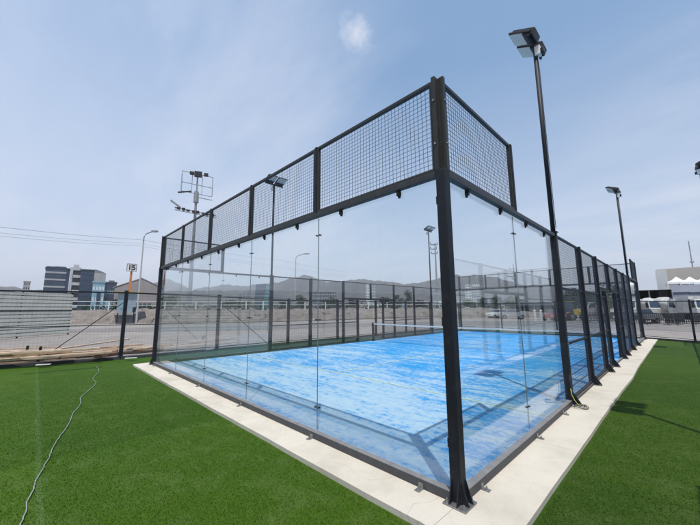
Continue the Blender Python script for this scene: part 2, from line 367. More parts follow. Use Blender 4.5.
# bank (long earth mound) with uneven surface
def bank():
    pts = [];
    for i in range(len(tt)-1):
        n = max(2, int((tt[i+1]-tt[i]).length/.6))
        for k in range(n): pts.append(tt[i].lerp(tt[i+1], k/n))
    pts.append(tt[-1]); M = len(pts); prof = [(0, -.2), (.5, .35), (1.2, .8), (2.2, 1.25), (3.4, 1.55), (4.6, 1.68), (7, 1.7), (12, 1.5), (22, .9), (34, -.3)]
    V = []; crest = []
    for i, p in enumerate(pts):
        t = (pts[min(i+1, M-1)]-pts[max(i-1, 0)]).normalized(); nrm = Vector((-t.y, t.x, 0)); fade = min(1, (M-1-i)/36)
        for j, (d, h) in enumerate(prof):
            jit = rng.normal(0, .13) if 0 < j < 7 else 0
            V.append((p.x+nrm.x*d+rng.normal(0, .08), p.y+nrm.y*d+rng.normal(0, .08), -.15+(h+jit+.15)*fade if h > 0 else h))
        crest.append((p+nrm*5.4, 1.68*fade))
    K = len(prof); F = [(i*K+j, (i+1)*K+j, (i+1)*K+j+1, i*K+j+1) for i in range(M-1) for j in range(K-1)]
    tag(MB().add(V, F).build('earth_bank', BERM, smooth=True), kind='structure'); return crest
crest = bank()

# hills: ridge profile by bearing, real distance and relief
ridge = [(-150, 2.4), (-120, 3.4), (-104, 3.0), (-97, 3.6), (-93.4, 3.1), (-89.9, 2.7), (-84, 2.6), (-79, 3.6), (-75.6, 4.9), (-73.9, 4.3), (-72.3, 3.3), (-69, 3.9), (-66.6, 4.3), (-64.7, 3.95), (-62.5, 4.25), (-58.6, 4.7), (-55.8, 5.6), (-53.8, 6.1), (-52.4, 5.9), (-51.1, 5.1), (-48.6, 4.9), (-46.6, 5.1), (-43.9, 5.35), (-38.9, 4.85), (-35.8, 4.35), (-32.1, 4.75), (-29, 5.6), (-27.4, 5.85), (-26.3, 5.4), (-24.4, 5.6), (-20.9, 5.0), (-19, 4.3), (-17.2, 3.6), (-14, 3.3), (-7.7, 2.3), (-2.6, 1.3), (1.7, .7), (14, .6), (40, 1.6), (80, 2.6), (120, 2.0)]
def hills():
    az = np.arange(-150, 120, .35); el = np.interp(az, [a for a, _ in ridge], [e for _, e in ridge])
    el = el + .07*np.sin(az*2.3)+.05*np.sin(az*5.1+1)+rng.normal(0, .018, len(az))
    Dc = 1750+220*np.sin(np.radians(az*3.1))+90*np.sin(np.radians(az*11))
    ts = np.array([0, .08, .18, .30, .42, .55, .68, .80, .90, 1.0, 1.12, 1.3]); hh = np.array([0, .05, .13, .24, .37, .52, .68, .83, .94, 1.0, .85, .2])
    V = []; K = len(ts)
    sp = [np.interp(az, np.arange(-150, 121, 3.0), rng.normal(0, 1, 91)) for _ in ts]
    sp2 = [np.interp(az, np.arange(-150, 121, 1.1), rng.normal(0, 1, 247)) for _ in ts]
    cum = np.zeros(len(az))
    for j in range(K):
        cum = .6*cum + sp[j]*.6+sp2[j]*.3
        D = Dc*(.55+.45*ts[j])
        H = np.tan(np.radians(el))*Dc*hh[j] + (cum*16*(hh[j]*(1-hh[j])*4) if ts[j] < 1 else 0)
        for i in range(len(az)):
            V.append((CAM.x+D[i]*math.sin(R(az[i])), CAM.y+D[i]*math.cos(R(az[i])), float(H[i])-.3 if j else -6))
    n = len(az); F = [(j*n+i, j*n+i+1, (j+1)*n+i+1, (j+1)*n+i) for j in range(K-1) for i in range(n-1)]
    tag(MB().add(V, F).build('hills', HILL, smooth=False), kind='structure')
    # nearer low spur in front on the right, and faint farther range on the left
    az = np.arange(-40, 12, .4); el = np.interp(az, [-40, -30, -22, -14, -6, 0, 12], [1.6, 3.0, 3.5, 2.9, 1.9, 1.0, .3])+.08*np.sin(az*1.7)
    V = []; ts = [0, .3, .6, .85, 1, 1.25]; hh = [0, .22, .55, .88, 1, .3]
    for t, h in zip(ts, hh):
        for a, e in zip(az, el):
            D = 1050*(.72+.28*t)+60*math.sin(a*.5); V.append((CAM.x+D*math.sin(R(a)), CAM.y+D*math.cos(R(a)), math.tan(R(e))*1050*h+(rng.normal(0, 1.5) if 0 < h < 1 else 0)-.5))
    n = len(az); F = [(j*n+i, j*n+i+1, (j+1)*n+i+1, (j+1)*n+i) for j in range(5) for i in range(n-1)]
    tag(MB().add(V, F).build('foothills', HILL), kind='structure')
hills()

# ------------------------------------------------------------------ the padel cage
cage = empty('padel_court_cage', (0, 0, 0), 'black steel and glass padel cage round the sanded blue court in mid view', 'court enclosure', 'padel court cages')
def base_plate(parent, x, y, ang=0, s=.2):
    m = MB(); m.box(x-s/2, x+s/2, y-s/2, y+s/2, .002, .014)
    o = m.build('base_plate', ZINC if s > .18 else STEEL, parent, .002)
    b = MB()
    for sx in (-1, 1):
        for sy in (-1, 1):
            cx, cy = x+sx*s*.36, y+sy*s*.36
            b = MB(); b.tube([(cx, cy, .014), (cx, cy, .028)], .014, 6); b.tube([(cx, cy, .0275), (cx, cy, .048)], .007, 8); b.build('anchor_bolt', ZINC, parent)
    return o, None
def gusset(m, x, y, dx, dy, h=.16, r=.085, t=.008):
    """triangular stiffener standing on the plate, reaching out along (dx,dy)"""
    n = Vector((-dy, dx, 0))*t/2; a = Vector((x, y, 0)); d = Vector((dx, dy, 0))
    P = [a+Vector((0, 0, .014)), a+d*r+Vector((0, 0, .014)), a+Vector((0, 0, h))]
    m.add([p-n for p in P]+[p+n for p in P], [(2, 1, 0), (3, 4, 5), (0, 1, 4, 3), (1, 2, 5, 4), (2, 0, 3, 5)])
def bolts_on(parent, pts, axis):
    for x, y, z in pts:
        d = Vector(axis)*.012; MB().tube([(x, y, z), Vector((x, y, z))+d], .012, 8).build('bolt', ZINC, parent)

def corner(x, y, sx, sy):
    """sx, sy point outwards"""
    p = MB().box(x-.05, x+.05, y-.05, y+.05, .014, 3.0).build('corner_post', STEEL, cage, .006)
    pl, b = base_plate(p, x+sx*.012, y+sy*.012, 0, .21)
    for k in (-.035, .035):
        g = MB(); gusset(g, x+k, y+sy*.05, 0, sy, .2, .062); g.build('gusset', STEEL, p)
        g = MB(); gusset(g, x+sx*.05, y+k, sx, 0, .2, .062); g.build('gusset', STEEL, p)
    # upper leaves of the two mesh frames, standing in an open L
    MB().box(min(x-sx*.03, x+sx*.0099), max(x-sx*.03, x+sx*.0099), min(y-sy*.03, y+sy*.0099), max(y-sy*.03, y+sy*.0099), 3.0, 3.995).build('corner_filler', STEEL_TOP, cage)
    u = MB().box(min(x-sx*.055, x-sx*.012), max(x-sx*.055, x-sx*.012), min(y+sy*.05, y-sy*.01), max(y+sy*.05, y-sy*.01), 3.0, 4.02)
    up = u.build('upper_corner_post', STEEL_TOP, cage, .003)
    u2 = MB().box(min(x+sx*.05, x-sx*.01), max(x+sx*.05, x-sx*.01), min(y-sy*.055, y-sy*.012), max(y-sy*.055, y-sy*.012), 3.0, 4.02)
    up2 = u2.build('upper_corner_post', STEEL_TOP, cage, .003)
    bolts_on(up, [(x-sx*.033, y+sy*.05, z) for z in (3.28, 3.75)], (0, sy, 0))
    bolts_on(up2, [(x+sx*.05, y-sy*.033, z) for z in (3.28, 3.75)], (sx, 0, 0))
    # brackets that hold the panes at the post
    for z in (.45, 1.52, 2.72):
        cl = MB()
        cl.box(x-sx*.05-(.045 if sx > 0 else 0), x-sx*.05+(0 if sx > 0 else .045), y-sy*.028, y-sy*.02, z-.04, z+.04) if sy > 0 else cl.box(min(x-sx*.05, x-sx*.095), max(x-sx*.05, x-sx*.095), y+.018, y+.028, z-.04, z+.04)
        cl.build('pane_bracket', STEEL, p)
for x, y, sx, sy in ((0, 0, 1, -1), (-10, 0, -1, -1), (0, 20, 1, 1), (-10, 20, -1, 1)): corner(x, y, sx, sy)

def local(axis, a, off, z):
    """axis 'x': wall runs along x at y=off ; axis 'y': wall runs along y at x=off"""
    return (a, off, z) if axis == 'x' else (off, a, z)
def wbox(m, axis, a0, a1, o0, o1, z0, z1):
    if o0 > o1: o0, o1 = o1, o0
    return m.box(a0, a1, o0, o1, z0, z1) if axis == 'x' else m.box(o0, o1, a0, a1, z0, z1)
def glass(axis, off, inw, a0, a1, joint0, joint1):
    """inw = +1/-1 direction of the court from the wall"""
    g0 = off+inw*.034; g1 = off+inw*.046
    gp = wbox(MB(), axis, a0+.004, a1-.004, g0, g1, .085, 2.975).build('glass_panel', GLASS, cage)
    # rubber clips hanging from the rail
    for a in (a0+.5, a1-.5):
        c = MB(); wbox(c, axis, a-.02, a+.02, off-inw*.004, off+inw*.033, 2.885, 2.939); wbox(c, axis, a-.012, a+.012, off+inw*.012, off+inw*.033, 2.862, 2.885)
        c.build('clip', RUBBER, gp)
    # joint fittings: pairs of round studs through the panes
    for edge, flag in ((a0, joint0), (a1, joint1)):
        if not flag: continue
        s = 1 if edge == a0 else -1
        for z in (.36, 1.5, 2.69):
            c = MB(); a = edge+s*.032
            c.tube([local(axis, a, off+inw*.022, z), local(axis, a, off+inw*.033, z)], .011, 12)
            c.tube([local(axis, a, off+inw*.047, z), local(axis, a, off+inw*.060, z)], .011, 12)
            wbox(c, axis, min(a, edge+s*.006), max(a, edge+s*.006), off+inw*.048, off+inw*.053, z-.005, z+.005)
            c.tube([local(axis, a, off+inw*.03, z), local(axis, a, off+inw*.05, z)], .008, 8); c.build('joint_stud', RUBBER, gp)
def seal(axis, off, inw, a):
    wbox(MB(), axis, a-.0035, a+.0035, off+inw*.035, off+inw*.045, .086, 2.94).build('joint_seal', SEAL, cage)
SEAL = plain('grey_silicone', (.20, .23, .24), .5, 0, .1, 4)
def rails(axis, off, inw, a0, a1):
    wbox(MB(), axis, a0, a1, off-inw*.035, off+inw*.030, 2.94, 3.0).build('top_rail', RAILM, cage, .004)
    wbox(MB(), axis, a0, a1, off-inw*.045, off+inw*.030, .003, .083).build('base_rail', BASEM, cage, .005)
def bracket(axis, off, inw, a):
    m = MB(); o = off-inw*.045
    wbox(m, axis, a-.025, a+.025, o, o-inw*.075, .002, .008); wbox(m, axis, a-.025, a+.025, o, o-inw*.006, .008, .05)
    p = local(axis, a, o-inw*.045, .008); m.tube([p, (p[0], p[1], .024)], .011, 6); m.tube([p, (p[0], p[1], .038)], .006, 6)
    m.build('floor_bracket', ZINC, cage)
def meshpanel(axis, off, a0, a1, z0, z1, mids=(), fw=.035, mat=None, pitch=.05, step=True):
    fr = MB(); f = fw
    wbox(fr, axis, a0, a0+f, off-.02, off+.02, z0, z1); wbox(fr, axis, a1-f, a1, off-.02, off+.02, z0, z1)
    for z in (z0, z1-f): wbox(fr, axis, a0+f, a1-f, off-.0198, off+.0198, z, z+f)
    for z in mids: wbox(fr, axis, a0+f, a1-f, off-.0198, off+.0198, z-f/2, z+f/2)
    fo = fr.build('mesh_frame', mat or STEEL_TOP, cage)
    w = MB(); r = .0017; n = int(round((a1-a0)/pitch)); k = int(round((z1-z0)/pitch))
    for i in range(1, n):
        a = a0+(a1-a0)*i/n; wbox(w, axis, a-r, a+r, off-r, off+r, z0+f*.5, z1-f*.5)
    for j in range(1, k):
        z = z0+(z1-z0)*j/k; wbox(w, axis, a0+f*.5, a1-f*.5, off+r, off+3*r, z-r, z+r)
    w.build('wire_mesh', WIRE, fo)
# end walls
for off, inw in ((0, 1), (20, -1)):
    rails('x', off, inw, -9.95, -.05)
    for i in range(5):
        a1 = -.05 if i == 0 else -2*i; a0 = -9.95 if i == 4 else -2*i-2
        glass('x', off, inw, a0, a1, i != 4, i != 0)
        if i: seal('x', off, inw, -2*i)
        u0 = a0 if i != 4 else -9.945; u1 = a1 if i else -.055
        meshpanel('x', off, u0+(.026 if i != 4 else 0), u1-(.026 if i else 0), 3.002, 4.0)
        if i: wbox(MB(), 'x', -2*i-.025, -2*i+.025, off-.03, off+.03, 3.001, 4.01).build('upper_post', STEEL, cage, .003)
    for a in (-.35, -2.0, -4.0, -6.0, -8.0, -9.65): bracket('x', off, inw, a)
# side walls
for off, inw in ((0, -1), (-10, 1)):
    for (y0, y1, outer, midj) in ((0.05, 3.94, 0, 2.0), (16.06, 19.95, 20, 18.0)):
        rails('y', off, inw, y0, y1)
        glass('y', off, inw, y0, midj, outer == 20, outer == 0) if outer == 0 else glass('y', off, inw, y0, midj, False, True)
        glass('y', off, inw, midj, y1, True, False)
        seal('y', off, inw, midj)
        for a in ((.35, 2.0, 3.3) if outer == 0 else (16.7, 18.0, 19.65)): bracket('y', off, inw, a)
        if outer == 0: meshpanel('y', off, .055, 1.955, 3.002, 4.0); e = 1.985
        else: meshpanel('y', off, 18.045, 19.945, 3.002, 4.0); e = 18.015
        wbox(MB(), 'y', e-.028, e+.028, off-.03, off+.03, 3.001, 4.01).build('upper_post', STEEL, cage, .003)
    so = -inw
    def post(y, z1, w=.04, z0=.012, foot=True):
        p = wbox(MB(), 'y', y-w, y+w, off-inw*.05, off+inw*.055, z0, z1).build('post', STEEL, cage, .004)
        if foot:
            xo = off+so*.05
            for q in (-.031, .031): MB().prism([(xo, .014), (xo+so*.105, .014), (xo+so*.105, .03), (xo, .2)], 'y', y+q-.004, y+q+.004).build('gusset', STEEL, p)
            x0, x1 = sorted((off-so*.05, off+so*.165)); MB().box(x0, x1, y-.06, y+.06, .002, .012).build('base_plate', ZINC, p)
            for yy in (-.045, .045): MB().tube([(off+so*.135, y+yy, .012), (off+so*.135, y+yy, .04)], .009, 6).build('anchor_bolt', ZINC, p)
        for z in (.5, 1.02, 1.5, 2.02, 2.55):
            if z < z1 and z > z0:
                MB().tube([(off+so*.05, y, z), (off+so*.062, y, z)], .010, 8).build('bolt', ZINC, p)
        return p
    for y in (4, 6, 8, 12, 14, 16): post(y, 3.02, .05 if y in (4, 16) else .04)
    post(9, 2.1); post(11, 2.1)
    post(10, 3.0, .03, 2.1, False)
    for a0, a1 in ((4.055, 5.957), (6.043, 7.957), (12.043, 13.957), (14.043, 15.945)):
        meshpanel('y', off, a0, a1, .05, 3.0, (1.0, 2.0), .04, STEEL)
    meshpanel('y', off, 8.043, 8.957, .05, 1.96, (1.0,), .04, STEEL); meshpanel('y', off, 11.043, 11.957, .05, 1.96, (1.0,), .04, STEEL)
    wbox(MB(), 'y', 8.043, 11.957, off-.02, off+.02, 2.102, 2.16).build('door_lintel', STEEL, cage, .003)
    meshpanel('y', off, 8.043, 9.965, 2.165, 3.0, (), .035, STEEL); meshpanel('y', off, 10.035, 11.957, 2.165, 3.0, (), .035, STEEL)
    wbox(MB(), 'y', 4.055, 15.945, off-.02, off+.03, .003, .045).build('base_rail', BASEM, cage)
cage2 = copy_tree(cage); cage2.location = (X2+10, Y2, 0)
cage2['label'] = 'second black padel cage right of the right-hand lawn, out of the picture'

# ------------------------------------------------------------------ net
net = empty('court_net', (-5, 10, 0), 'black padel net with white top tape strung across the middle of the blue court', 'net')
m = MB()
def zt(x): return .90-.035*(1-((x+5)/5)**2)+.0
for sx in (-1, 1):
    xx = sx*4.86
    p = MB().box(xx-.045, xx+.045, -.045, .045, .0, .93).build('net_post', STEEL, net, .006)
    MB().tube([(xx, -.045, .72), (xx, -.075, .72)], .02, 10).build('winder', ZINC, p)
    MB().box(xx-.09, xx+.09, -.09, .09, .0, .012).build('base_plate', STEEL, p)
n = 220
for i in range(n+1):
    x = -4.8+9.6*i/n; m.box(x-.0012, x+.0012, -.0012, .0012, .03, zt(x-5)-.05)
for j in range(18):
    z = .04+j*.046
    for i in range(8):
        x0 = -4.8+1.2*i; z0 = z*(zt(x0-5)/.9); z1 = z*(zt(x0-5+1.2)/.9); m.bar((x0, 0.002, z0), (x0+1.2, 0.002, z1), .0024)
m.build('net_mesh', WIRE, net)
m = MB()
for i in range(16):
    x0 = -4.81+9.62*i/16; x1 = x0+9.62/16
    m.bar((x0, 0, zt(x0-5)-.028), (x1, 0, zt(x1-5)-.028), .012, .058)
m.build('net_tape', TAPE, net)

# ------------------------------------------------------------------ floodlights on the cage
LENS = plain('floodlight_lens', (.62, .63, .62), .25, 0, .1, 30, .6)
ALU = plain('black_cast_housing', (.018, .019, .022), .45, .2, .3, 12)
def floodpole():
    r = empty('floodlight_pole', (0, 0, 3.0), 'x', 'floodlight')
    p = MB().tube([(0, 0, .016), (0, 0, 3.92)], .038, 14).build('pole', STEEL, r, smooth=True)
    MB().box(-.07, .07, -.07, .07, .0205, .032).build('pole_flange', STEEL, p)
    MB().tube([(0, -.42, 3.88), (0, .42, 3.88)], .025, 8).build('crossbar', STEEL, r, smooth=True)
    for s in (-1, 1):                                  # heads face local +x, tilted down
        h = bpy.data.objects.new('lamp_head', None)
        cy = s*.235; ca, sa = math.cos(R(-28)), math.sin(R(-28))
        def T(x, y, z): return (x*ca+z*sa*-1*-1 if False else x*ca - z*sa*-1*0 + z*0, 0, 0)
        def rot(pts):                                   # tilt about y: outer edge lower is turned up a little
            out = []
            for x, y, z in pts: out.append((.05+x*ca-z*sa*-1, cy+y, 3.95+x*-sa*-1*-1*-1*0 + x*(-sa)*-1*-1 + z*ca))
            return out
        def slab(x0, x1, y0, y1, z0, z1):
            mb = MB().box(x0, x1, y0, y1, z0, z1)
            t = R(26); mb.v = [(.02+x*math.cos(t)+z*math.sin(t)*-1, cy+y, 3.96+x*math.sin(t)+z*math.cos(t)) for x, y, z in mb.v]; return mb
        body = slab(-.06, .36, -.2, .2, 0, .045).build('lamp_housing', ALU, r, .008)
        fin = MB()
        for k in range(11):
            f = slab(-.04, .30, -.185+k*.036, -.180+k*.036, .045, .085); fin.add(f.v, f.f)
        fin.build('heat_sink', ALU, body)
        slab(.09, .345, -.185, .185, -.008, -.001).build('lens', LENS, body)
        slab(-.12, .08, -.17, .17, -.035, .10).build('driver_housing', ALU, body, .012)
        b = MB(); b.bar((0, cy-.12, 3.88), (.06, cy-.12, 3.97), .03, .012); b.bar((0, cy+.12, 3.88), (.06, cy+.12, 3.97), .03, .012)
        b.build('lamp_bracket', STEEL, body)
    MB().box(-.10, .0, -.06, .06, 3.66, 3.86).build('junction_box', WHITE, r, .01)
    MB().box(-.16, -.102, -.05, .05, 3.68, 3.78).build('driver_box', ALU, r, .01)
    m = MB().tube([(-.04, .03, 3.66), (-.055, .035, 3.3), (-.05, .02, 2.6), (-.05, .0, .1)], .006, 6); m.build('cable', RUBBER, r)
    return r
fl = floodpole()
spots = [((0, 4), 180, 'tall black floodlight pole nearest the viewer, on the cage\'s right side, with white box'),
         ((0, 16), 180, 'black floodlight pole at the far end of the cage\'s right side, thin against clear sky'),
         ((-10, 4), 0, 'black floodlight pole seen through the upper mesh, on the cage\'s left side'),
         ((-10, 16), 0, 'black floodlight pole seen through glass just left of the big corner post'),
         ((X2, Y2+4), 0, 'floodlight pole of the second court whose two-square shadow falls on the right lawn'),
         ((X2, Y2+16), 0, 'floodlight pole of the second court cut off by the right edge of the picture'),
         ((X2+10, Y2+4), 180, 'near floodlight pole on the far side of the second court, out of the picture'),
         ((X2+10, Y2+16), 180, 'far floodlight pole on the far side of the second court, out of the picture')]
for i, ((x, y), a, lab) in enumerate(spots):
    o = fl if i == 0 else copy_tree(fl)
    o.location = (x, y, 3.005); o.rotation_euler = (0, 0, R(a)); tag(o, lab, 'floodlight', 'floodlight poles on the padel cages')

# coiled supply cable at the foot of the lamp post
def coil():
    r = empty('coiled_cable', (.13, 3.86, 0), 'loops of black and yellow-green supply cable lying at the foot of the lit post', 'cable')
    for k, (rad, ox, oy, mt) in enumerate([(.075, .05, 0, RUBBER), (.06, .02, .03, RUBBER), (.085, .03, -.03, ZINC)]):
        pts = [(ox+rad*math.cos(a)*1.3, oy+rad*math.sin(a), .02+.012*k+.01*math.sin(a*2)) for a in np.linspace(0, 6.1, 26)]
        MB().tube(pts, .006, 6).build('cable_loop', mt, r, smooth=True)
    YG = plain('yellow_green_wire', (.45, .48, .05), .5, 0, .1, 3)
    MB().tube([(-.08, .03, .28), (-.07, .0, .2), (-.03, -.03, .12), (.02, -.04, .05), (.06, -.02, .03)], .005, 6).build('earth_wire', YG, r, smooth=True)
    MB().tube([(-.08, .05, .5), (-.072, .03, .3), (-.05, .02, .1), (-.01, .03, .04)], .007, 6).build('supply_wire', RUBBER, r, smooth=True)
coil()
# orange strip tied under the rail at the left back corner
OR = plain('orange_cloth', (.55, .10, .03), .8, 0, .2, 5)
m = MB(); pts = [PD(163.5, v, 11.6) for v in (273, 278, 283, 288)]
base = Vector((-9.86, .075, 0)); V = []
for i, (z, w, dx) in enumerate([(2.93, .02, 0), (2.8, .035, .01), (2.68, .05, -.01), (2.55, .045, .02), (2.42, .055, 0)]):
    V += [(base.x+dx-w, base.y, z), (base.x+dx+w, base.y+.01, z), (base.x+dx+w, base.y+.016, z), (base.x+dx-w, base.y+.006, z)]
F = [(0, 1, 2, 3), (16, 17, 18, 19)]+[(4*i+k, 4*i+(k+1) % 4, 4*i+4+(k+1) % 4, 4*i+4+k) for i in range(4) for k in range(4)]
tag(m.add(V, F).build('cloth_strip', OR), 'orange cloth strip hanging inside the left back corner of the cage', 'cloth')

# ------------------------------------------------------------------ perimeter fence
fence = empty('perimeter_fence', (-12.3, 2.85, 0), 'low black wire fence round the lawns, with stout square posts', 'fence')
def fp(x, y, z): return (x+12.3, y-2.85, z)
FT = 2.28
def fth(x, y): return 2.28 if y < 0 else 2.2 if y < 4 else 2.1 if y < 20 and x < -12 else 2.0 if x < 0 else 1.92
def fpost(x, y):
    p = MB().bar(fp(x, y, .0), fp(x, y, fth(x, y)+.08), .11 if x < -12 else .085, .11 if x < -12 else .085).build('post', STEEL, fence, .004)
    MB().box(x+12.3-.1, x+12.3+.1, y-2.85-.1, y-2.85+.1, .036, .048).build('foot_plate', STEEL, p)
path = [(-17.2, -18), (-15.2, -11), (-13.35, -4.2), (-12.45, -.46), (-12.3, 2.85), (-12.2, 6.3), (-12.2, 9.6), (-12.2, 12.9), (-12.25, 16.2), (-12.3, 19.5), (-12.3, 24.2)] + FQ[1:]
for x, y in path: fpost(x, y)
w = MB(); rails_ = MB()
for a, b in zip(path[:-1], path[1:]):
    A, B = Vector(fp(*a, 0)), Vector(fp(*b, 0)); ln_ = (B-A).length
    ha, hb = fth(*a), fth(*b)
    for fz, t in ((1.0, .05), (.5, .028), (.05, .028)):
        rails_.bar(A+Vector((0, 0, fz*ha)), B+Vector((0, 0, fz*hb)), t)
    n = int(ln_/.1)
    for i in range(1, n): p = A.lerp(B, i/n); w.bar(p+Vector((0, 0, .12)), p+Vector((0, 0, ha+(hb-ha)*i/n)), .0018)
    for j in range(1, 21): w.bar(A+Vector((0, 0, ha*(.05+.95*j/21))), B+Vector((0, 0, hb*(.05+.95*j/21))), .0018)
rails_.build('rail', STEEL, fence); w.build('wire_mesh', WIRE, fence)
b = MB(); b.bar(fp(-12.42, -.5, 1.95), fp(-13.0, -2.55, .06), .022); b.build('brace', STEEL, fence)
b = MB(); b.bar(fp(-12.3, 2.9, 1.95), fp(-12.22, 5.2, .06), .022); b.build('brace', STEEL, fence)
# white foot plates lying by the kerb
for (u, v, lab) in ((43.5, 364.5, 'small white board lying on the turf edge below the brace, left one'), (131, 358, 'small white board lying on the kerb right of the stout fence post')):
    p = PZ(u, v, .04); d = Vector((.32, .85, 0)).normalized()
    m = MB(); m.bar(p-d*.17, p+d*.17, .10, .02); tag(m.build('white_board', WHITE), lab, 'board', 'white boards by the fence')

# ------------------------------------------------------------------ cord on the lawn
m = MB(); cp = [(96, 366), (99, 371), (93, 378), (96, 383), (88, 391), (81, 397), (80, 405), (73, 413), (70, 421), (64, 431), (60, 436), (53, 447), (50, 456), (45, 464), (41, 472), (36, 480), (33, 490), (28, 500), (26, 511), (20, 524), (14, 534), (4, 552), (-8, 575)]
pts = []
P3 = [PZ(u, v, TZ+.022) for u, v in cp]
for i in range(len(P3)-1):
    a, b = P3[max(i-1, 0)], P3[i]; c, d = P3[i+1], P3[min(i+2, len(P3)-1)]
    for k in range(6):
        t = k/6; pts.append(Vector((rng.normal(0, .003), rng.normal(0, .003), 0))+.5*((2*b)+(-a+c)*t+(2*a-5*b+4*c-d)*t*t+(-a+3*b-3*c+d)*t**3))
CORD = plain('grey_cord', (.27, .29, .28), .6, 0, .3, 9)
tag(m.tube(pts, .0048, 8).build('cord', CORD, smooth=True), 'thin grey cord snaking across the left lawn', 'cord')

# ------------------------------------------------------------------ turf blades close to the viewer
def blades(n):
    rad = 1.2+10.5*rng.random(n*3)**1.7; ang = rng.random(n*3)*2*math.pi
    x = CAM.x+rad*np.sin(ang); y = CAM.y+rad*np.cos(ang)
    ok = ((y < -.47) & (x < .5)) | ((x > .52) & (x < X2-.42) & (y > -2.6)) | ((x >= .5) & (x < X2) & (y < -.5))
    az = np.degrees(np.arctan2(x-CAM.x, y-CAM.y)); ok &= (az > -112) & (az < 25)
    x, y, rad = x[ok][:n], y[ok][:n], rad[ok][:n]; n = len(x)
    th = rng.random(n)*2*math.pi; w = (.0014+.0007*rad)*.7; h = (.008+.008*rng.random(n))*np.clip(1.25-rad/12, .25, 1); lean = rng.normal(0, .010, (n, 2))
    lean[:, 0] += .007
    V = np.zeros((n, 3, 3)); dx, dy = np.cos(th)*w, np.sin(th)*w
    V[:, 0] = np.stack([x-dx, y-dy, np.full(n, TZ-.002)], 1); V[:, 1] = np.stack([x+dx, y+dy, np.full(n, TZ-.002)], 1)
    V[:, 2] = np.stack([x+lean[:, 0], y+lean[:, 1], TZ+h], 1)
    me = bpy.data.meshes.new('turf_blades'); me.vertices.add(n*3); me.vertices.foreach_set('co', V.ravel())
    me.loops.add(n*3); me.loops.foreach_set('vertex_index', np.arange(n*3, dtype=np.int32))
    me.polygons.add(n); me.polygons.foreach_set('loop_start', np.arange(0, n*3, 3, dtype=np.int32)); me.polygons.foreach_set('loop_total', np.full(n, 3, dtype=np.int32))
    me.update(calc_edges=True); me.materials.append(BLADE)
    o = bpy.data.objects.new('turf_blades', me); C.objects.link(o)
    tag(o, 'short green plastic grass blades of the lawn round the viewer', 'grass', kind='stuff')
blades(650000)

# ------------------------------------------------------------------ timber beyond the fence
planks = [((-30, 355), (100, 348.5), .42, .12, .06, 1, 'long pale plank on top of the timber heap at the left edge'),
          ((41, 351.5), (129, 339), .30, .12, .05, 1, 'pale plank rising from the timber heap to behind the stout fence post'),
          ((70, 350), (143, 344.5), .22, .13, .05, 0, 'tan plank lying beneath the rising plank behind the stout fence post'),
          ((-30, 359.5), (117, 352), .16, .20, .16, 0, 'thick tan beam along the middle of the timber heap'),
          ((-30, 365), (95, 356), .05, .15, .09, 0, 'tan beam at the front of the timber heap nearest the lawn'),
          ((95, 356.5), (121, 353.2), .12, .12, .12, 2, 'reddish log end poking out of the heap left of the stout fence post'),
          ((100, 348.5), (158, 346.5), .15, .12, .05, 1, 'pale plank running on to the cage corner'),
          ((133, 351.5), (151, 349.5), .12, .14, .14, 2, 'short reddish log between the stout fence post and the cage corner'),
          ((-30, 350), (60, 347), .1, .12, .05, 0, 'tan plank lying on bare ground behind the timber heap'),
          ((-30, 358), (72, 351), .34, .16, .07, 0, 'tan board on the heap behind the left black stake'),
          ((-30, 352.5), (60, 350), .34, .2, .05, 1, 'broad pale board on the far side of the timber heap'),
          ((50, 356), (112, 352), .24, .18, .06, 1, 'broad pale board lying on the beam left of the stout fence post'),
          ((88, 352), (136, 348), .16, .16, .08, 0, 'tan beam end behind the stout fence post'),
          ((-30, 361.5), (60, 357), .2, .2, .06, 1, 'pale board on the front beam by the left picture edge'),
          ((135, 348), (172, 344.5), .1, .12, .06, 0, 'tan beam reaching behind the cage corner'),
          ((118, 350), (160, 347.5), .22, .2, .07, 1, 'broad pale plank between the stout fence post and the cage corner'),
          ((122, 353), (163, 349.8), .10, .2, .08, 0, 'tan plank low on the ground right of the stout fence post'),
          ((20, 358), (100, 352.5), .40, .1, .04, 1, 'thin pale batten lying across the thick beam')]
for (a, b_, z, w_, h_, mi, lab) in planks:
    A, B = PZ(*a, z), PZ(*b_, z)
    tag(MB().bar(A, B, w_, h_).build('timber_plank', WOODS[mi], bevel=.006), lab, 'timber', 'timber heaped beyond the fence')
for (u, v, lab) in ((25, 358, 'left black stake holding the timber heap together'), (38, 359, 'right black stake holding the timber heap together')):
    p = PZ(u, v, .1); q = PZ(u+1, v, .1)
    tag(MB().bar((p.x, p.y, -.1), (p.x+.04, p.y+.03, .5), .07).bar((p.x-.12, p.y+.05, .3), (p.x+.15, p.y-.12, .32), .05).build('stake', RUBBER), lab, 'stake', 'stakes at the timber heap')

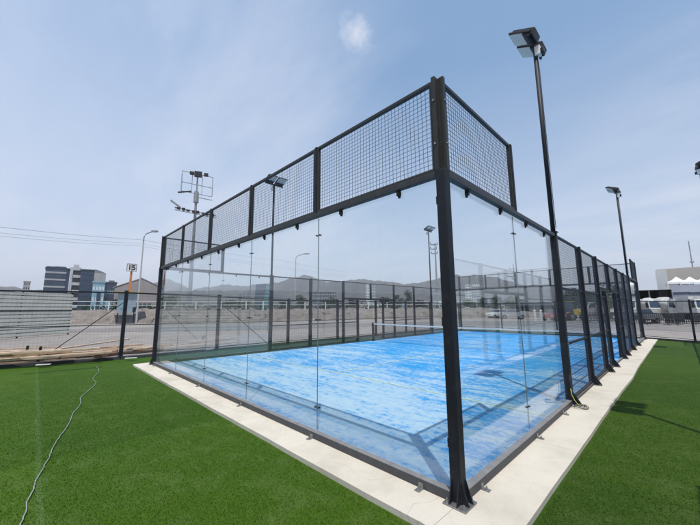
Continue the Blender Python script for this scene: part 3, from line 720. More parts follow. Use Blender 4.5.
# corrugated hoarding
def hoarding():
    A = Vector((-30.69, -.8, 0)); d = Vector((2.5, -3.4, 0)).normalized(); n = Vector((-d.y, d.x, 0)); Lh = 13.0
    H = PD(69, 293.3, 32.4).z
    r = empty('corrugated_hoarding', A, 'long white horizontally corrugated metal hoarding standing on the gravel lot', 'hoarding')
    WM, nt, b = newmat('white_corrugated_metal'); v = coords(nt)
    f = noise(nt, v, 1.2, 8, .7); c = ramp(nt, f, [(.3, (.52, .52, .46)), (.55, (.66, .66, .59)), (.75, (.72, .72, .66))])
    L(nt, c, b.inputs['Base Color']); b.inputs['Roughness'].default_value = .5; b.inputs['Metallic'].default_value = .1
    m = MB(); K = 12*8; half = H*.56; N_ = 2; V = []
    for s in range(2):
        z0, z1 = (-.02, half-.02) if s == 0 else (half+.02, H-.06)
        kk = 7*20 if s == 0 else 5*20; cyc = 7 if s == 0 else 5
        off = len(m.v); vs = []; fs = []
        for i in range(kk+1):
            z = z0+(z1-z0)*i/kk; ph = (i/kk*cyc) % 1
            dd = -.11*max(0, 1-min(ph, 1-ph)/.17)
            for t in (0, Lh):
                p = d*t+n*dd; vs.append((p.x, p.y, z))
        for i in range(kk): fs.append((2*i, 2*i+1, 2*i+3, 2*i+2))
        m.add(vs, fs)
    o = m.build('corrugated_sheet', WM, r); md = o.modifiers.new('s', 'SOLIDIFY'); md.thickness = .004
    for z in (half, H-.03):
        MB().bar(d*0+Vector((0, 0, z))-n*.03, d*Lh+Vector((0, 0, z))-n*.03, .08, .05).build('sheet_rail', STEEL, r)
    for t in np.arange(0, Lh+.1, 3.25): MB().bar(d*t-n*.09+Vector((0, 0, -.1)), d*t-n*.09+Vector((0, 0, H)), .09).build('hoarding_post', STEEL, r)
hoarding()

# ------------------------------------------------------------------ white running rail on the bank
rail = empty('running_rail', (crest[0][0].x, crest[0][0].y, 1.6), 'white two-bar racecourse rail along the top of the earth bank', 'rail')
O = Vector((crest[0][0].x, crest[0][0].y, 1.6)); m1 = MB(); last = None; acc = 0; cr = []
for (p, h) in crest[30:-34:6]: cr.append(Vector((p.x, p.y, h)))
for a, b in zip(cr[:-1], cr[1:]):
    if a.y < -14: continue
    for z, t in ((1.25, .085), (.72, .065)):
        MB().bar(a-O+Vector((0, 0, z)), b-O+Vector((0, 0, z)), .07, t).build('rail_bar', WHITE, rail)
    MB().bar(a-O+Vector((0, 0, -.3)), a-O+Vector((.0, 0, 1.2)), .15, .12).build('rail_post', WHITE, rail)

# ------------------------------------------------------------------ plants
def leafmass(m, c, rad, n, size, flat=1.0, seed=0):
    rg = np.random.default_rng(seed)
    for _ in range(n):
        d = rg.normal(0, 1, 3); d /= np.linalg.norm(d); r = rad*(rg.random()**.45)
        p = np.array(c)+d*r*np.array([1, 1, flat]); s = size*(.6+.8*rg.random())
        a = rg.normal(0, 1, 3); a /= np.linalg.norm(a); b = np.cross(a, rg.normal(0, 1, 3)); b /= np.linalg.norm(b)+1e-9
        m.add([p-a*s-b*s*.5, p+a*s-b*s*.5, p+a*s+b*s*.5, p-a*s+b*s*.5], [(0, 1, 2, 3)])
def tree(u, D, ztop, w, label, seed, mat=None, vbase=None, zb=0.0, grp='trees beyond the bank'):
    p = PD(u, 305, D); rg = random.Random(seed); h = ztop-zb
    r = empty('tree', (p.x, p.y, zb), label, 'tree', grp)
    MB().tube([(0, 0, -.3), (.05*h*.2, 0, h*.35), (0, .03*h, h*.7)], .035*h, 7, .012*h).build('trunk', BARK, r)
    m = MB()
    for k in range(7):
        a = rg.random()*6.28; q = rg.random(); rr = w*.5*(.35+.5*rg.random())
        c = (math.cos(a)*w*.32*q, math.sin(a)*w*.32*q, h*(.42+.5*rg.random()*(1-.3*q)))
        leafmass(m, c, rr*.7, 110, w*.035, .75, seed*10+k)
    m.build('crown', mat or LEAFD, r)
tl = [(171, 70, 5.0, 4.2, 'broad dark tree behind the rail just right of the cage\'s left corner'), (118, 95, 4.6, 5, 'low bushy tree by the blue glass building'),
      (228, 84, 4.8, 5, 'low tree left of the slanted glass building'), (245, 86, 4.2, 4, 'small tree at the foot of the slanted glass building'),
      (283, 88, 4.4, 5, 'rounded tree right of the slanted glass building'), (300, 90, 5.2, 5, 'dark tree beside the curved street lamp'),
      (333, 92, 4.8, 6, 'wide tree below the dark hillside block'), (352, 95, 5.0, 5, 'tree between the dark block and the narrow white tower'),
      (386, 90, 4.6, 6, 'tree right of the narrow white tower'), (398, 88, 6.2, 4, 'tallest feathery tree standing above the bank in mid view'), (409, 88, 7.0, 4, 'feathery tree with spiky top above the bank'),
      (420, 94, 4.5, 6, 'broad bush-like tree left of the far floodlight pole'), (470, 80, 4.0, 5, 'low light green tree in front of the white twin-core tower'), (484, 76, 3.6, 5, 'low tree right of the white twin-core tower'),
      (497, 74, 3.8, 4, 'small round tree left of the dark shed'), (512, 76, 4.2, 5, 'small dark tree by the telecom mast'), (575, 70, 5.4, 5, 'dark tree behind the yellow loader'), (592, 72, 5.0, 4, 'dark tree seen between the cage posts'),
      (608, 66, 5.2, 5, 'green tree seen through the cage doorway'), (621, 70, 5.4, 5, 'dark tree beyond the far cage corner')]
for i, (u, D, zt_, w_, lab) in enumerate(tl): tree(u, D, zt_, w_, lab, 100+i, LEAF if i % 3 == 0 else LEAFD)
# hedge and scrub behind the rail
m = MB()
for i, (p, h) in enumerate(crest):
    if p.y < -16 or i % 2 or i > len(crest)-12: continue
    t = (crest[min(i+1, len(crest)-1)][0]-crest[max(i-1, 0)][0]).normalized(); nn = Vector((-t.y, t.x, 0))
    c = p+nn*(2.2+rng.random()*1.5); hh = .35+.45*rng.random()
    leafmass(m, (c.x, c.y, h+hh*.6), .9+.5*rng.random(), 60, .13, .55, 3000+i)
tag(m.build('scrub', LEAFD), 'dark scrubby hedge growing behind the white rail', 'scrub', kind='stuff')
m = MB()
for i, (p, h) in enumerate(crest):
    if rng.random() > .20 or i > len(crest)-8: continue
    t = (crest[min(i+1, len(crest)-1)][0]-crest[max(i-1, 0)][0]).normalized(); nn = Vector((-t.y, t.x, 0)); c = p-nn*(2.2+rng.random()*2.4)
    leafmass(m, (c.x, c.y, h*.55), .45, 26, .09, .5, 5000+i)
tag(m.build('dry_weeds', plain('dry_weed', (.16, .15, .07), .8, 0, .4, 1)), 'sparse dry weeds on the face of the earth bank', 'weeds', kind='stuff')

# ------------------------------------------------------------------ buildings
def frame(u0, u1, D, v=305):
    a, b = PD(u0, v, D), PD(u1, v, D); a.z = b.z = 0; x = (b-a).normalized(); y = Vector((-x.y, x.x, 0))
    if y.dot(a-Vector((CAM.x, CAM.y, 0))) < 0: y = -y
    return a, x, (b-a).length, math.atan2(x.y, x.x)
def Z(u, v, D): return PD(u, v, D).z
def wallmat(name, col, rough=.7): return plain(name, col, rough, 0, .12, .25)
NAVY = plain('dark_blue_cladding', (.035, .06, .10), .3, 0, .2, .2)
NAVYG = plain('blue_window_glass', (.03, .05, .085), .12, 0, .25, .3, .8)
GREYC = wallmat('grey_concrete_wall', (.36, .36, .37)); LGREY = wallmat('light_grey_wall', (.45, .46, .47))
CYAN = plain('pale_blue_glass', (.22, .38, .46), .15, 0, .25, .25, .8); TEAL = plain('teal_glass', (.06, .17, .20), .15, 0, .25, .3, .8)
BEIGE = wallmat('beige_hall_wall', (.48, .44, .39)); WHT = wallmat('white_wall', (.62, .63, .62)); ROOFG = wallmat('grey_sheet_roof', (.20, .20, .21))
def building(name, u0, u1, vtop, D, depth, label, wall, floors=0, winmat=None, roof=True, zb=-.3, ncol=0, winh=.5, cat='building', grp=None):
    a, x, W, rz = frame(u0, u1, D); H = Z((u0+u1)/2, vtop, D)
    r = empty(name, (a.x, a.y, 0), label, cat, grp, rz)
    MB().box(0, W, 0, depth, zb, H).build('wall', wall, r)
    if roof: 
        m = MB(); e = .25
        m.box(-e, W+e, -e, 0.0, H, H+.5).box(-e, W+e, depth, depth+e, H, H+.5).box(-e, 0, 0, depth, H, H+.5).box(W, W+e, 0, depth, H, H+.5).build('parapet', wall, r)
    if floors:
        fh = H/floors
        for k in range(floors):
            if ncol:
                cw = W/ncol
                for c in range(ncol):
                    MB().box(c*cw+cw*.22, c*cw+cw*.78, -.06, .1, k*fh+fh*.3, k*fh+fh*(.3+winh)).build('window', winmat or NAVYG, r)
            else: MB().box(W*.04, W*.96, -.08, .1, k*fh+fh*.3, k*fh+fh*(.3+winh)).build('window', winmat or NAVYG, r)
    return r, W, H
B1, W, H = building('office_building', 41, 66, 268.5, 190, 26, 'dark blue office block with pale floor bands at the left horizon', NAVY, 0)
for k in range(6):
    z = H*(.12+k*.155); f = MB().box(W*.0, W*.86, -.25, -.02, z, z+.75).build('floor_band', GREYC, B1)
    MB().box(W*.02, W*.84, -.10, -.03, z+.8, z+H*.155-.1).build('window', NAVYG, B1)
MB().box(W*.36, W*.8, 3, 14, H+.02, H+1.4).build('roof_plant', ROOFG, B1)
B2, W, H = building('open_terrace_block', 66.5, 77, 269, 192, 18, 'pale open concrete stair block between two dark blue office blocks', NAVYG, 0, roof=False)
for k in range(6):
    z = H*(.14+.165*k); MB().box(-.2 if k % 2 else W*.3, W+.1, -2.6, -.02, z, z+1.3).build('balcony', LGREY, B2)
MB().box(0, .9, -2.7, -.02, 0, H).build('column', LGREY, B2); MB().box(W*.25, W*.8, 1, 9, H, H+2.2).build('roof_plant', LGREY, B2)
B3, W, H = building('office_building', 77, 91, 270.3, 188, 24, 'plain dark navy office block beside the grey curved hall', NAVY, 8, NAVYG, ncol=4, winh=.6)
B4, W, H = building('grey_hall', 91, 103, 273, 186, 22, 'plain grey concrete hall with rounded right shoulder', GREYC, 0, roof=False)
m = MB(); m.prism([(0, H)]+[(W*t, H+1.6*math.cos(t*1.57)*(1-.2*t)) for t in np.linspace(0, 1, 9)]+[(W, H)], 'y', 0.02, 21.9); m.build('roof', ROOFG, B4)
B5, W, H = building('glass_building', 90.5, 103, 282.5, 165, 14, 'small pale blue glass building in front of the navy block', CYAN, 3, WHT, ncol=4, winh=.3)
MB().box(W*.4, W*.7, -.3, -.1, 0, H*.7).build('entrance', NAVY, B5)
B6, W, H = building('glass_building', 103, 114.5, 283, 172, 16, 'dark blue box building between pale glass building and gabled warehouse', NAVYG, 2, CYAN, ncol=5, winh=.22)
MB().box(W*.3, W*.8, 2, 9, H+.02, H+1.3).build('roof_plant', ROOFG, B6)
MB().box(-W*.9, W*1.9, -6, -2, 0, H*.42).build('entrance', CYAN, B6)
# gabled warehouse
a, x, W, rz = frame(113, 160, 120); zr = Z(139, 278.6, 120); ze = Z(115, 288, 120); zr2 = Z(160, 288.5, 120)
wh = empty('gabled_warehouse', (a.x, a.y, 0), 'wide grey gabled warehouse behind the pole with the number 15', 'warehouse', rz=rz)
m = MB(); m.prism([(0, -.3), (W, -.3), (W, zr2), (W*.55, zr), (0, ze)], 'y', 0, 30); m.build('wall', wallmat('warehouse_sheet', (.27, .25, .245)), wh)
m = MB(); t = .25; m.prism([(-.5, ze), (W*.55, zr+.02), (W+.5, zr2), (W+.5, zr2+t), (W*.55, zr+t+.05), (-.5, ze+t)], 'y', -.1, 30.4); m.build('roof', plain('pale_sheet_roof', (.25, .235, .23), .7), wh)
for k in range(4): MB().box(W*(.42+.1*k), W*(.42+.1*k)+W*.075, -.08, .05, 1.6, 3.8).build('window', NAVYG, wh)
MB().box(W*.33, W*.38, -.08, .05, 6.2, 7.4).build('vent', NAVYG, wh)
# kiosk on the bank with a yellow flat roof
a, x, W, rz = frame(117, 136, 51); kz = Z(126, 313, 51); kt = Z(125, 292, 51)
ki = empty('kiosk', (a.x, a.y, kz), 'small pale blue kiosk with a flat yellow roof behind the stout fence post', 'kiosk', rz=rz)
for q in (.15, W-.15): MB().box(q-.06, q+.06, .1, .22, -1.2, .0).build('leg', STEEL, ki)
MB().box(0, W, 0, 1.2, 0, kt-kz-.12).build('wall', plain('pale_blue_panel', (.26, .33, .38), .6, 0, .12, 1), ki)
MB().box(-W*.38, W*1.32, -.3, 1.6, kt-kz-.118, kt-kz+.05).build('roof', plain('yellow_roof', (.30, .24, .09), .8, 0, .2, 1), ki)
MB().box(W*.84, W*1.02, -.14, -.01, .1, .75).build('notice_board', RUBBER, ki); MB().box(W*.15, W*.5, -.04, -.005, .6, 1.6).build('window', CYAN, ki)
# number 15 marker
D = 57; p = PD(128.8, 300, D); zb = 1.6; z1 = Z(130, 271.5, D); z2 = Z(130, 264.2, D)
mk = empty('distance_marker', (p.x, p.y, zb), 'orange post carrying a white box with the number 15', 'marker sign', rz=math.atan2(_r0.y, _r0.x)+R(34))
ORP = plain('orange_paint', (.50, .20, .07), .6, 0, .12, 1)
m = MB(); V = [(-.26, -.2, -.8), (.26, -.2, -.8), (.26, .2, -.8), (-.26, .2, -.8), (-.13, -.12, z1-zb), (.13, -.12, z1-zb), (.13, .12, z1-zb), (-.13, .12, z1-zb)]
m.add(V, [(3, 2, 1, 0), (4, 5, 6, 7), (0, 1, 5, 4), (1, 2, 6, 5), (2, 3, 7, 6), (3, 0, 4, 7)]); m.build('marker_post', ORP, mk)
bw = (z2-z1)*.48
bxo = MB().box(-bw, bw, -.22, .22, z1-zb+.02, z2-zb).build('sign_box', WHITE, mk)
m = MB()
for xx in (-bw-.06, 0, bw+.06): m.box(xx-.045, xx+.045, -.26, -.225, z1-zb-.02, z2-zb+.05)
for z in (z1-zb-.02, z2-zb+.01): m.box(-bw-.015, -.045, -.255, -.225, z, z+.06).box(.045, bw+.015, -.255, -.225, z, z+.06)
m.build('sign_frame', ROOFG, bxo)
def text(s, size, mat, parent, loc, rot, name='lettering', ext=.01):
    cu = bpy.data.curves.new(name, 'FONT'); cu.body = s; cu.size = size; cu.align_x = 'CENTER'; cu.align_y = 'CENTER'; cu.extrude = ext; cu.offset = size*.02
    to = bpy.data.objects.new(name, cu); C.objects.link(to); bpy.context.view_layer.update()
    me = bpy.data.meshes.new_from_object(to.evaluated_get(bpy.context.evaluated_depsgraph_get())); C.objects.unlink(to)
    o = bpy.data.objects.new(name, me); C.objects.link(o); me.materials.clear(); me.materials.append(mat)
    o.location = loc; o.rotation_euler = rot; o.parent = parent; return o
text('15', (z2-z1)*.92, RUBBER, bxo, (0, -.24, (z1+z2)/2-zb), (R(90), 0, 0))
# slanted glass building
a, x, W, rz = frame(254, 273, 240); H = Z(263, 283.5, 240); H0 = Z(256, 284.5, 240)
sg = empty('slanted_glass_building', (a.x, a.y, 0), 'dark and teal glass office building with a slanting facade below the hills', 'building', rz=rz)
m = MB(); m.prism([(0, -.3), (W*.40, -.3), (W*.62, H), (W*.05, H0)], 'y', 0, 20); m.build('wall', NAVY, sg)
m = MB(); m.prism([(W*.415, -.3), (W*1.0, -.3), (W*1.0, H*.97), (W*.64, H)], 'y', .5, 20); g_ = m.build('glass_wall', TEAL, sg)
for k in range(1, 7): MB().box(W*(.42+.20*k/7), W*1.0, .40, .49, H*.97*k/7, H*.97*k/7+.35).build('floor_band', CYAN, sg)
for k in range(1, 7): MB().box(W*(.02+.04*k/7), W*(.40+.2*k/7), -.12, -.02, H*.97*k/7, H*.97*k/7+.3).build('floor_band', ROOFG, sg)
# others
B, W, H = building('apartment_block', 313, 336, 292.5, 300, 22, 'long low dark apartment block below the pointed hill', wallmat('dark_grey_facade', (.10, .11, .13)), 5, GREYC, ncol=9, winh=.35)
B, W, H = building('tower_block', 366, 369.6, 283.5, 420, 16, 'narrow white tower slab left half of the pair', WHT, 9, NAVYG, ncol=2, winh=.35)
B, W, H = building('tower_block', 369.9, 376, 284.5, 424, 16, 'bluish grey tower slab right half of the pair', wallmat('blue_grey_facade', (.24, .29, .33)), 9, WHT, ncol=3, winh=.3)
B, W, H = building('tower_block', 466, 472, 284.8, 380, 18, 'left white core of the white hospital-like tower behind the big post', WHT, 10, NAVYG, ncol=2, winh=.3)
B, W, H = building('tower_block', 472.2, 483, 286.5, 384, 16, 'gridded pale right wing of the white hospital-like tower', LGREY, 10, NAVYG, ncol=5, winh=.4)
MB().box(W*.1, W*.8, 1, 8, H+.02, H+2.5).build('roof_plant', WHT, B)
B, W, H = building('apartment_block', 20.5, 27.5, 281.5, 420, 16, 'small hazy pink apartment tower at the left horizon', wallmat('pinkish_facade', (.36, .32, .31)), 7, NAVYG, ncol=3, winh=.4)
# town: small flat-roofed houses, far off
TW = [wallmat('house_white', (.52, .52, .50)), wallmat('house_sand', (.42, .36, .30)), wallmat('house_grey', (.30, .31, .32)), wallmat('house_brick', (.33, .22, .17)), wallmat('house_blue', (.26, .32, .38))]
cn = ['white', 'sand coloured', 'grey', 'brick red', 'bluish']
rr = random.Random(5)
for i in range(96):
    u = rr.uniform(-5, 560) if i % 6 else rr.uniform(0, 42); D = rr.uniform(300, 760); a, x, W, rz = frame(u, u+rr.uniform(2.2, 7.5), D)
    Hh = rr.uniform(4, 11)*(1+.6*(D > 550)); mi = rr.randrange(5)
    r = empty('town_house', (a.x, a.y, 0), 'small flat-roofed %s house in the hazy town below the hills' % cn[mi], 'house', 'distant %s town houses' % cn[mi], rz+rr.uniform(-.3, .3))
    MB().box(0, W, 0, 10, -.3, Hh).build('wall', TW[mi], r)
    m = MB(); 
    for k in range(max(1, int(Hh/3))):
        for c in range(max(2, int(W/3))): m.box(c*3+.7, min(W-.2, c*3+2.0), -.06, .05, k*3+1, k*3+2.2)
    tag(m.build('window', NAVYG, r), kind='stuff')
    MB().box(W*.5, W*.8, 2, 5, Hh+.01, Hh+1.8).build('roof_room', TW[mi], r)

# ------------------------------------------------------------------ masts, lamps, wires
# lattice-like floodlight mast behind the left corner
D = 75; p = PD(189.5, 300, D); zt_ = Z(193, 176, D); sc_ = D/319.07/math.cos(R(26))
mast = empty('floodlight_mast', (p.x, p.y, 0), 'tall grey floodlight mast with a square frame on top, left of the cage\'s left corner', 'floodlight mast', rz=math.atan2(_r0.y, _r0.x)+R(20))
zz = lambda v: Z(191, v, D)
MB().tube([(0, 0, -.3), (0, 0, zz(200))], .42, 12, .24).build('pole', GREYPOLE, mast)
MB().tube([(0, 0, zz(200)), (0, 0, zz(176))], .16, 10).build('upper_pole', GREYPOLE, mast)
MB().tube([(0, 0, zz(202)), (0, 0, zz(191))], .55, 10, .45).build('pole_collar', GREYPOLE, mast)
w3 = 3.1; m = MB(); zA, zB, zC = zz(173), zz(184), zz(193)
for z in (zA, zB, zC): m.bar((-w3, 0, z+.35), (w3, 0, z-.35), .12)
for xx in (-w3, -w3*.33, w3*.33, w3): m.bar((xx, 0, zA-.11*xx), (xx, 0, zC-.11*xx), .10)
for xx in (-w3, w3): m.bar((xx, .9, zA), (xx, .9, zC), .08)
m.build('frame', GREYPOLE, mast)
for xx, s in ((-1.1, .42), (0.15, .75), (1.75, .42)):
    f = MB().box(xx-s, xx+s, -.7, -.15, zA-s*1.1, zA+s*.6).build('lamp', ALU, mast, .05)
MB().bar((-3.6, -.3, zz(194.0)), (-1.0, 0, zz(191)), .35, .22).build('lamp', ALU, mast)
MB().bar((-.6, 0, zz(196)), (3.2, 0, zz(198)), .15).build('service_arm', GREYPOLE, mast)
# long light gantry lower on the mast
m = MB(); zg = zz(212)
m.bar((-4.0, 0, zz(208.5)), (4.2, 0, zz(213.5)), .16); m.bar((-4.0, 0, zz(211)), (4.2, 0, zz(216)), .12)
for k in range(13):
    t = k/12; xx = -4.0+8.0*t; m.bar((xx, 0, zz(208.5+5*t)), (xx+.4, 0, zz(211+5*t)), .08)
m.build('gantry', GREYPOLE, mast)
for k in range(8):
    xx = -3.2+k*.95+.12*math.sin(k*3); zc = zz(209.8+k*.6); MB().box(xx-.3, xx+.3, -.8, -.2, zc-.25, zc+.2+.1*math.sin(k*2)).build('lamp', ALU, mast, .05)
MB().bar((-4.8, -.3, zz(202.5)), (-2.9, -.1, zz(208.5)), .5, .3).build('lamp', GREYPOLE, mast)

def streetlamp(u, vb, vt, D, label, flip=1, arm=1.9, zb=0, rz=0.0):
    p = PD(u, 300, D); zt_ = Z(u, vt, D)
    r = empty('street_lamp', (p.x, p.y, zb), label, 'street lamp', 'grey street lamps', math.atan2(_r0.y, _r0.x)+rz)
    h = zt_-zb
    MB().tube([(0, 0, -.2), (0, 0, h*.88)], .12, 10, .075).build('pole', plain('pale_lamp_pole', (.42, .43, .43), .6, 0, .1, 1), r)
    MB().tube([(0, 0, h*.88), (.02*flip, 0, h*.94), (.35*flip*arm/1.9, 0, h*.975), (arm*.75*flip, 0, h)], .07, 8).build('arm', GREYPOLE, r)
    l = MB().box(min(arm*.7*flip, arm*1.2*flip), max(arm*.7*flip, arm*1.2*flip), -.2, .2, h-.06, h+.14).build('lamp', GREYPOLE, r, .03)
    MB().box(min(arm*.78*flip, arm*1.1*flip), max(arm*.78*flip, arm*1.1*flip), -.14, .14, h-.10, h-.061).build('lens', LENS, l)
streetlamp(138.3, 320, 231, 48, 'pale grey street lamp beside the pole with number 15', 1, 1.4)
streetlamp(295, 320, 254, 62, 'curved-arm street lamp in front of the pointed hill', 1, 2.2)
# concrete/telecom poles
def utility(u, vt, D, label, arms):
    p = PD(u, 300, D); h = Z(u, vt, D); r = empty('utility_pole', (p.x, p.y, 0), label, 'utility pole', 'utility poles', math.atan2(_r0.y, _r0.x))
    MB().tube([(0, 0, -.2), (0, 0, h)], .24, 8, .13).build('pole', GREYPOLE, r)
    for (v, w0, w1) in arms:
        z = Z(u, v, D); a_ = MB().bar((w0, 0, z), (w1, 0, z), .22, .22).build('crossarm', ROOFG, r)
        m = MB()
        for xx in (w0, w1): m.tube([(xx, 0, z+.11), (xx, 0, z+.5)], .10, 6)
        m.build('insulator', ROOFG, a_)
    return p, h
k = 70/319*1.0
utility(437.5, 243, 70, 'utility pole with stubby crossarms just left of the big corner post', [(244.5, -1.0, .5), (249, -1.0, .3), (253.5, -.9, .4)])
utility(516, 264, 110, 'thin telecom mast seen through the right glass wall', [(269, -1.2, 1.0), (276.5, -2.0, .8), (279, -.6, .8)])
utility(698, 240, 160, 'slender antenna mast above the beige hall', [(262, -.6, .6)])
# power lines
for j, (pts, lab) in enumerate([([(-40, 222.5, 70), (140, 239.7, 90), (283, 261, 130), (345, 272, 180)], 'upper power line crossing the left sky'),
                                ([(-40, 229, 70), (140, 243.5, 90), (283, 266.5, 130), (345, 276, 180)], 'middle power line crossing the left sky'),
                                ([(-40, 232.5, 70), (140, 246, 90), (283, 268.5, 130), (345, 277.5, 180)], 'lower power line crossing the left sky')]):
    P = [PD(u, v, D) for u, v, D in pts]; q = []
    for a, b in zip(P[:-1], P[1:]):
        for k in range(10): q.append(a.lerp(b, k/10)-Vector((0, 0, .25*math.sin(math.pi*k/10))))
    q.append(P[-1]); tag(MB().tube(q, .022+.008*(j == 0), 5).build('power_line', ROOFG), lab, 'power line', 'power lines')

# ------------------------------------------------------------------ right background
DH = 95
a, x, W, rz = frame(661, 760, DH, 305); H = Z(665, 270, DH)
hall = empty('beige_hall', (a.x, a.y, 0), 'large plain beige hall with a flat top at the right edge', 'hall', rz=rz)
MB().box(0, W, 0, 30, -.3, H+.2).build('wall', BEIGE, hall); MB().box(0-.15, 1.6, -.12, -.002, 0, H).build('corner_panel', WHT, hall)
a, x, W, rz = frame(674, 760, 70, 305); H = Z(676, 285.3, 70)
an = empty('grey_annexe', (a.x, a.y, 0), 'low light grey annexe with small dark windows in front of the beige hall', 'building', rz=rz)
MB().box(0, W, 0, 10, 2.6, H).build('wall', wallmat('pale_blue_grey_wall', (.36, .38, .43)), an)
MB().box(0, W, 1.5, 10, -.2, 2.6).build('base_wall', ROOFG, an)
for u in (682.5, 699, 715): 
    q = PD(u, 300, 70); q.z = 0; t = (q-a).dot(x); MB().box(t-.9, t+.9, -.08, .05, Z(u, 294.5, 70), Z(u, 292, 70)).build('window', NAVYG, an)
MB().box(-.3, W, -.35, -.002, 2.4, 2.75).build('ledge', WHT, an)
TENT = plain('white_canvas', (.78, .78, .77), .7, 0, .04, 1)
for u, lab in ((679.5, 'left white pointed canopy in front of the beige hall'), (693, 'right white pointed canopy in front of the beige hall'), (707, 'white pointed canopy past the right edge')):
    q = PD(u, 300, 74.5); zt_ = Z(u, 278, 74.5); ze = Z(u, 282.0, 74.5)
    r = empty('pointed_canopy', (q.x, q.y, 0), lab, 'canopy', 'white pointed canopies', math.atan2(_r0.y, _r0.x)-R(40)); s = 1.25
    m = MB(); V = [(-s, -s, ze), (s, -s, ze), (s, s, ze), (-s, s, ze), (-.6, -.6, ze+(zt_-ze)*.45), (.6, -.6, ze+(zt_-ze)*.45), (.6, .6, ze+(zt_-ze)*.45), (-.6, .6, ze+(zt_-ze)*.45), (0, 0, zt_+.25), (-s, -s, ze-.35), (s, -s, ze-.35), (s, s, ze-.35), (-s, s, ze-.35)]
    m.add(V, [(0, 1, 5, 4), (1, 2, 6, 5), (2, 3, 7, 6), (3, 0, 4, 7), (4, 5, 8), (5, 6, 8), (6, 7, 8), (7, 4, 8), (9, 10, 1, 0), (10, 11, 2, 1), (11, 12, 3, 2), (12, 9, 0, 3), (12, 11, 10, 9)]); m.build('canvas_roof', TENT, r)
    for xx in (-s, s):
        for yy in (-s, s): MB().tube([(xx*.97, yy*.97, H-.05), (xx*.97, yy*.97, ze-.3)], .06, 6).build('leg', WHITE, r)
BLK = plain('black_sheet_roof', (.018, .018, .022), .6, 0, .2, 1)
def shed(u0, u1, v0, v1, D, label, depth=10):
    a, x, W, rz = frame(u0, u1, D); zt_ = Z((u0+u1)/2, v0, D); zl = Z((u0+u1)/2, v1, D)
    r = empty('open_shed', (a.x, a.y, 0), label, 'shed', 'open black sheds', rz)
    m = MB(); m.prism([(0, zl), (0, zt_-.5), (depth, zt_), (depth, zl+.3)], 'x', 0, W); m.build('roof', BLK, r)
    for k in range(5): MB().box(W*k/4-.1, W*k/4+.1, .3, .5, -.2, zl).build('post', GREYPOLE if k == 2 else STEEL, r)
    for q in (0, W-.1): MB().prism([(.3, -.2), (depth, -.2), (depth, zt_-.02), (.3, zt_-.5)], 'x', q, q+.1).build('side_wall', BLK, r)
    MB().box(.1, W-.1, depth-.2, depth-.01, -.2, zt_-.05).build('rear_wall', wallmat('shed_wall_shade', (.02, .022, .026)), r)  # near-black colour paints in the shade of the shed interior
shed(630, 673, 287.8, 290.0, 84, 'large open black shed beyond the trucks on the right', 14)
shed(516, 553, 302.5, 305.5, 66, 'low open black shed seen through the right glass wall', 8)
shed(556, 634, 292, 297, 84, 'long dark shed hidden behind the cage posts', 9)

def wheel(parent, x, y, r, w=.28):
    wo = MB().tube([(x, y-w/2, r), (x, y+w/2, r)], r, 18).build('wheel', RUBBER, parent)
    MB().tube([(x, y-w/2-.01, r), (x, y+w/2+.01, r)], r*.5, 12).build('rim', ZINC, wo)
TRW = plain('dusty_truck_white', (.50, .50, .48), .5, 0, .3, 1.2)
def truck(u, D, label, rz, kind=0):
    p = PD(u, 305, D); p.z = -.1; r = empty('truck', p, label, 'truck', 'white trucks parked in a row', math.atan2(_r0.y, _r0.x)+rz)
    # cab with sloped windscreen
    m = MB(); m.prism([(-3.9, .55), (-1.9, .55), (-1.9, 2.75), (-3.45, 2.75), (-3.8, 1.7), (-3.95, 1.5)], 'y', -1.15, 1.15); cab = m.build('cab', TRW, r, .04)
    MB().prism([(-3.85, 1.72), (-3.47, 2.6), (-3.50, 2.6), (-3.9, 1.70)], 'y', -1.0, 1.0).build('windscreen', NAVYG, cab)
    for s in (-1, 1):
        y0, y1 = sorted((s*1.151, s*1.17)); MB().prism([(-3.6, 1.7), (-2.3, 1.7), (-2.3, 2.45), (-3.3, 2.45)], 'y', y0, y1).build('side_window', NAVYG, cab)
        MB().box(-4.0, -3.92, s*.85-.15, s*.85+.15, .75, .95).build('headlight', LENS, cab)
        MB().bar((-3.7, s*1.2, 1.8), (-3.7, s*1.42, 1.8), .05).box(-3.76, -3.64, s*1.42-.1, s*1.42+.1, 1.6, 2.1).build('mirror', RUBBER, cab)
    MB().box(-4.02, -3.9, -1.15, 1.15, .4, .7).build('bumper', RUBBER, r)
    MB().box(-1.9, 3.6, -.5, .5, .65, .85).build('chassis', STEEL, r)
    for x_ in (-3.0, 1.6, 2.8):
        for s in (-1, 1): wheel(r, x_, s*.98, .5)
    if kind == 0:       # drum mixer body
        V = []; n = 20; prof = [(-1.5, .75), (-.9, 1.05), (.5, 1.18), (1.8, .95), (3.1, .45)]; mm = MB()
        for (xx, rad) in prof:
            zc = 1.85+(xx+1.5)*.17
            for q in range(n): a_ = 2*math.pi*q/n; V.append((xx-math.sin(a_)*rad*.15, math.cos(a_)*rad, zc+math.sin(a_)*rad))
        F = [(i*n+q, i*n+(q+1) % n, (i+1)*n+(q+1) % n, (i+1)*n+q) for i in range(4) for q in range(n)]+[tuple(range(n)), tuple(4*n+q for q in range(n))]
        mm.add(V, F).build('drum', TRW, r, smooth=True); MB().bar((3.0, 0, 2.4), (3.9, 0, 1.2), .5, .15).build('chute', TRW, r)
        MB().prism([(2.6, .85), (3.3, .85), (3.2, 3.2), (2.9, 3.2)], 'y', -.5, .5).build('hopper_frame', TRW, r)
    else:
        MB().box(-1.75, 3.7, -1.22, 1.22, .9, 3.15).build('box_body', TRW, r, .03); MB().box(-1.6, 3.6, -1.26, -1.221, 1.8, 2.1).build('side_stripe', ROOFG, r)
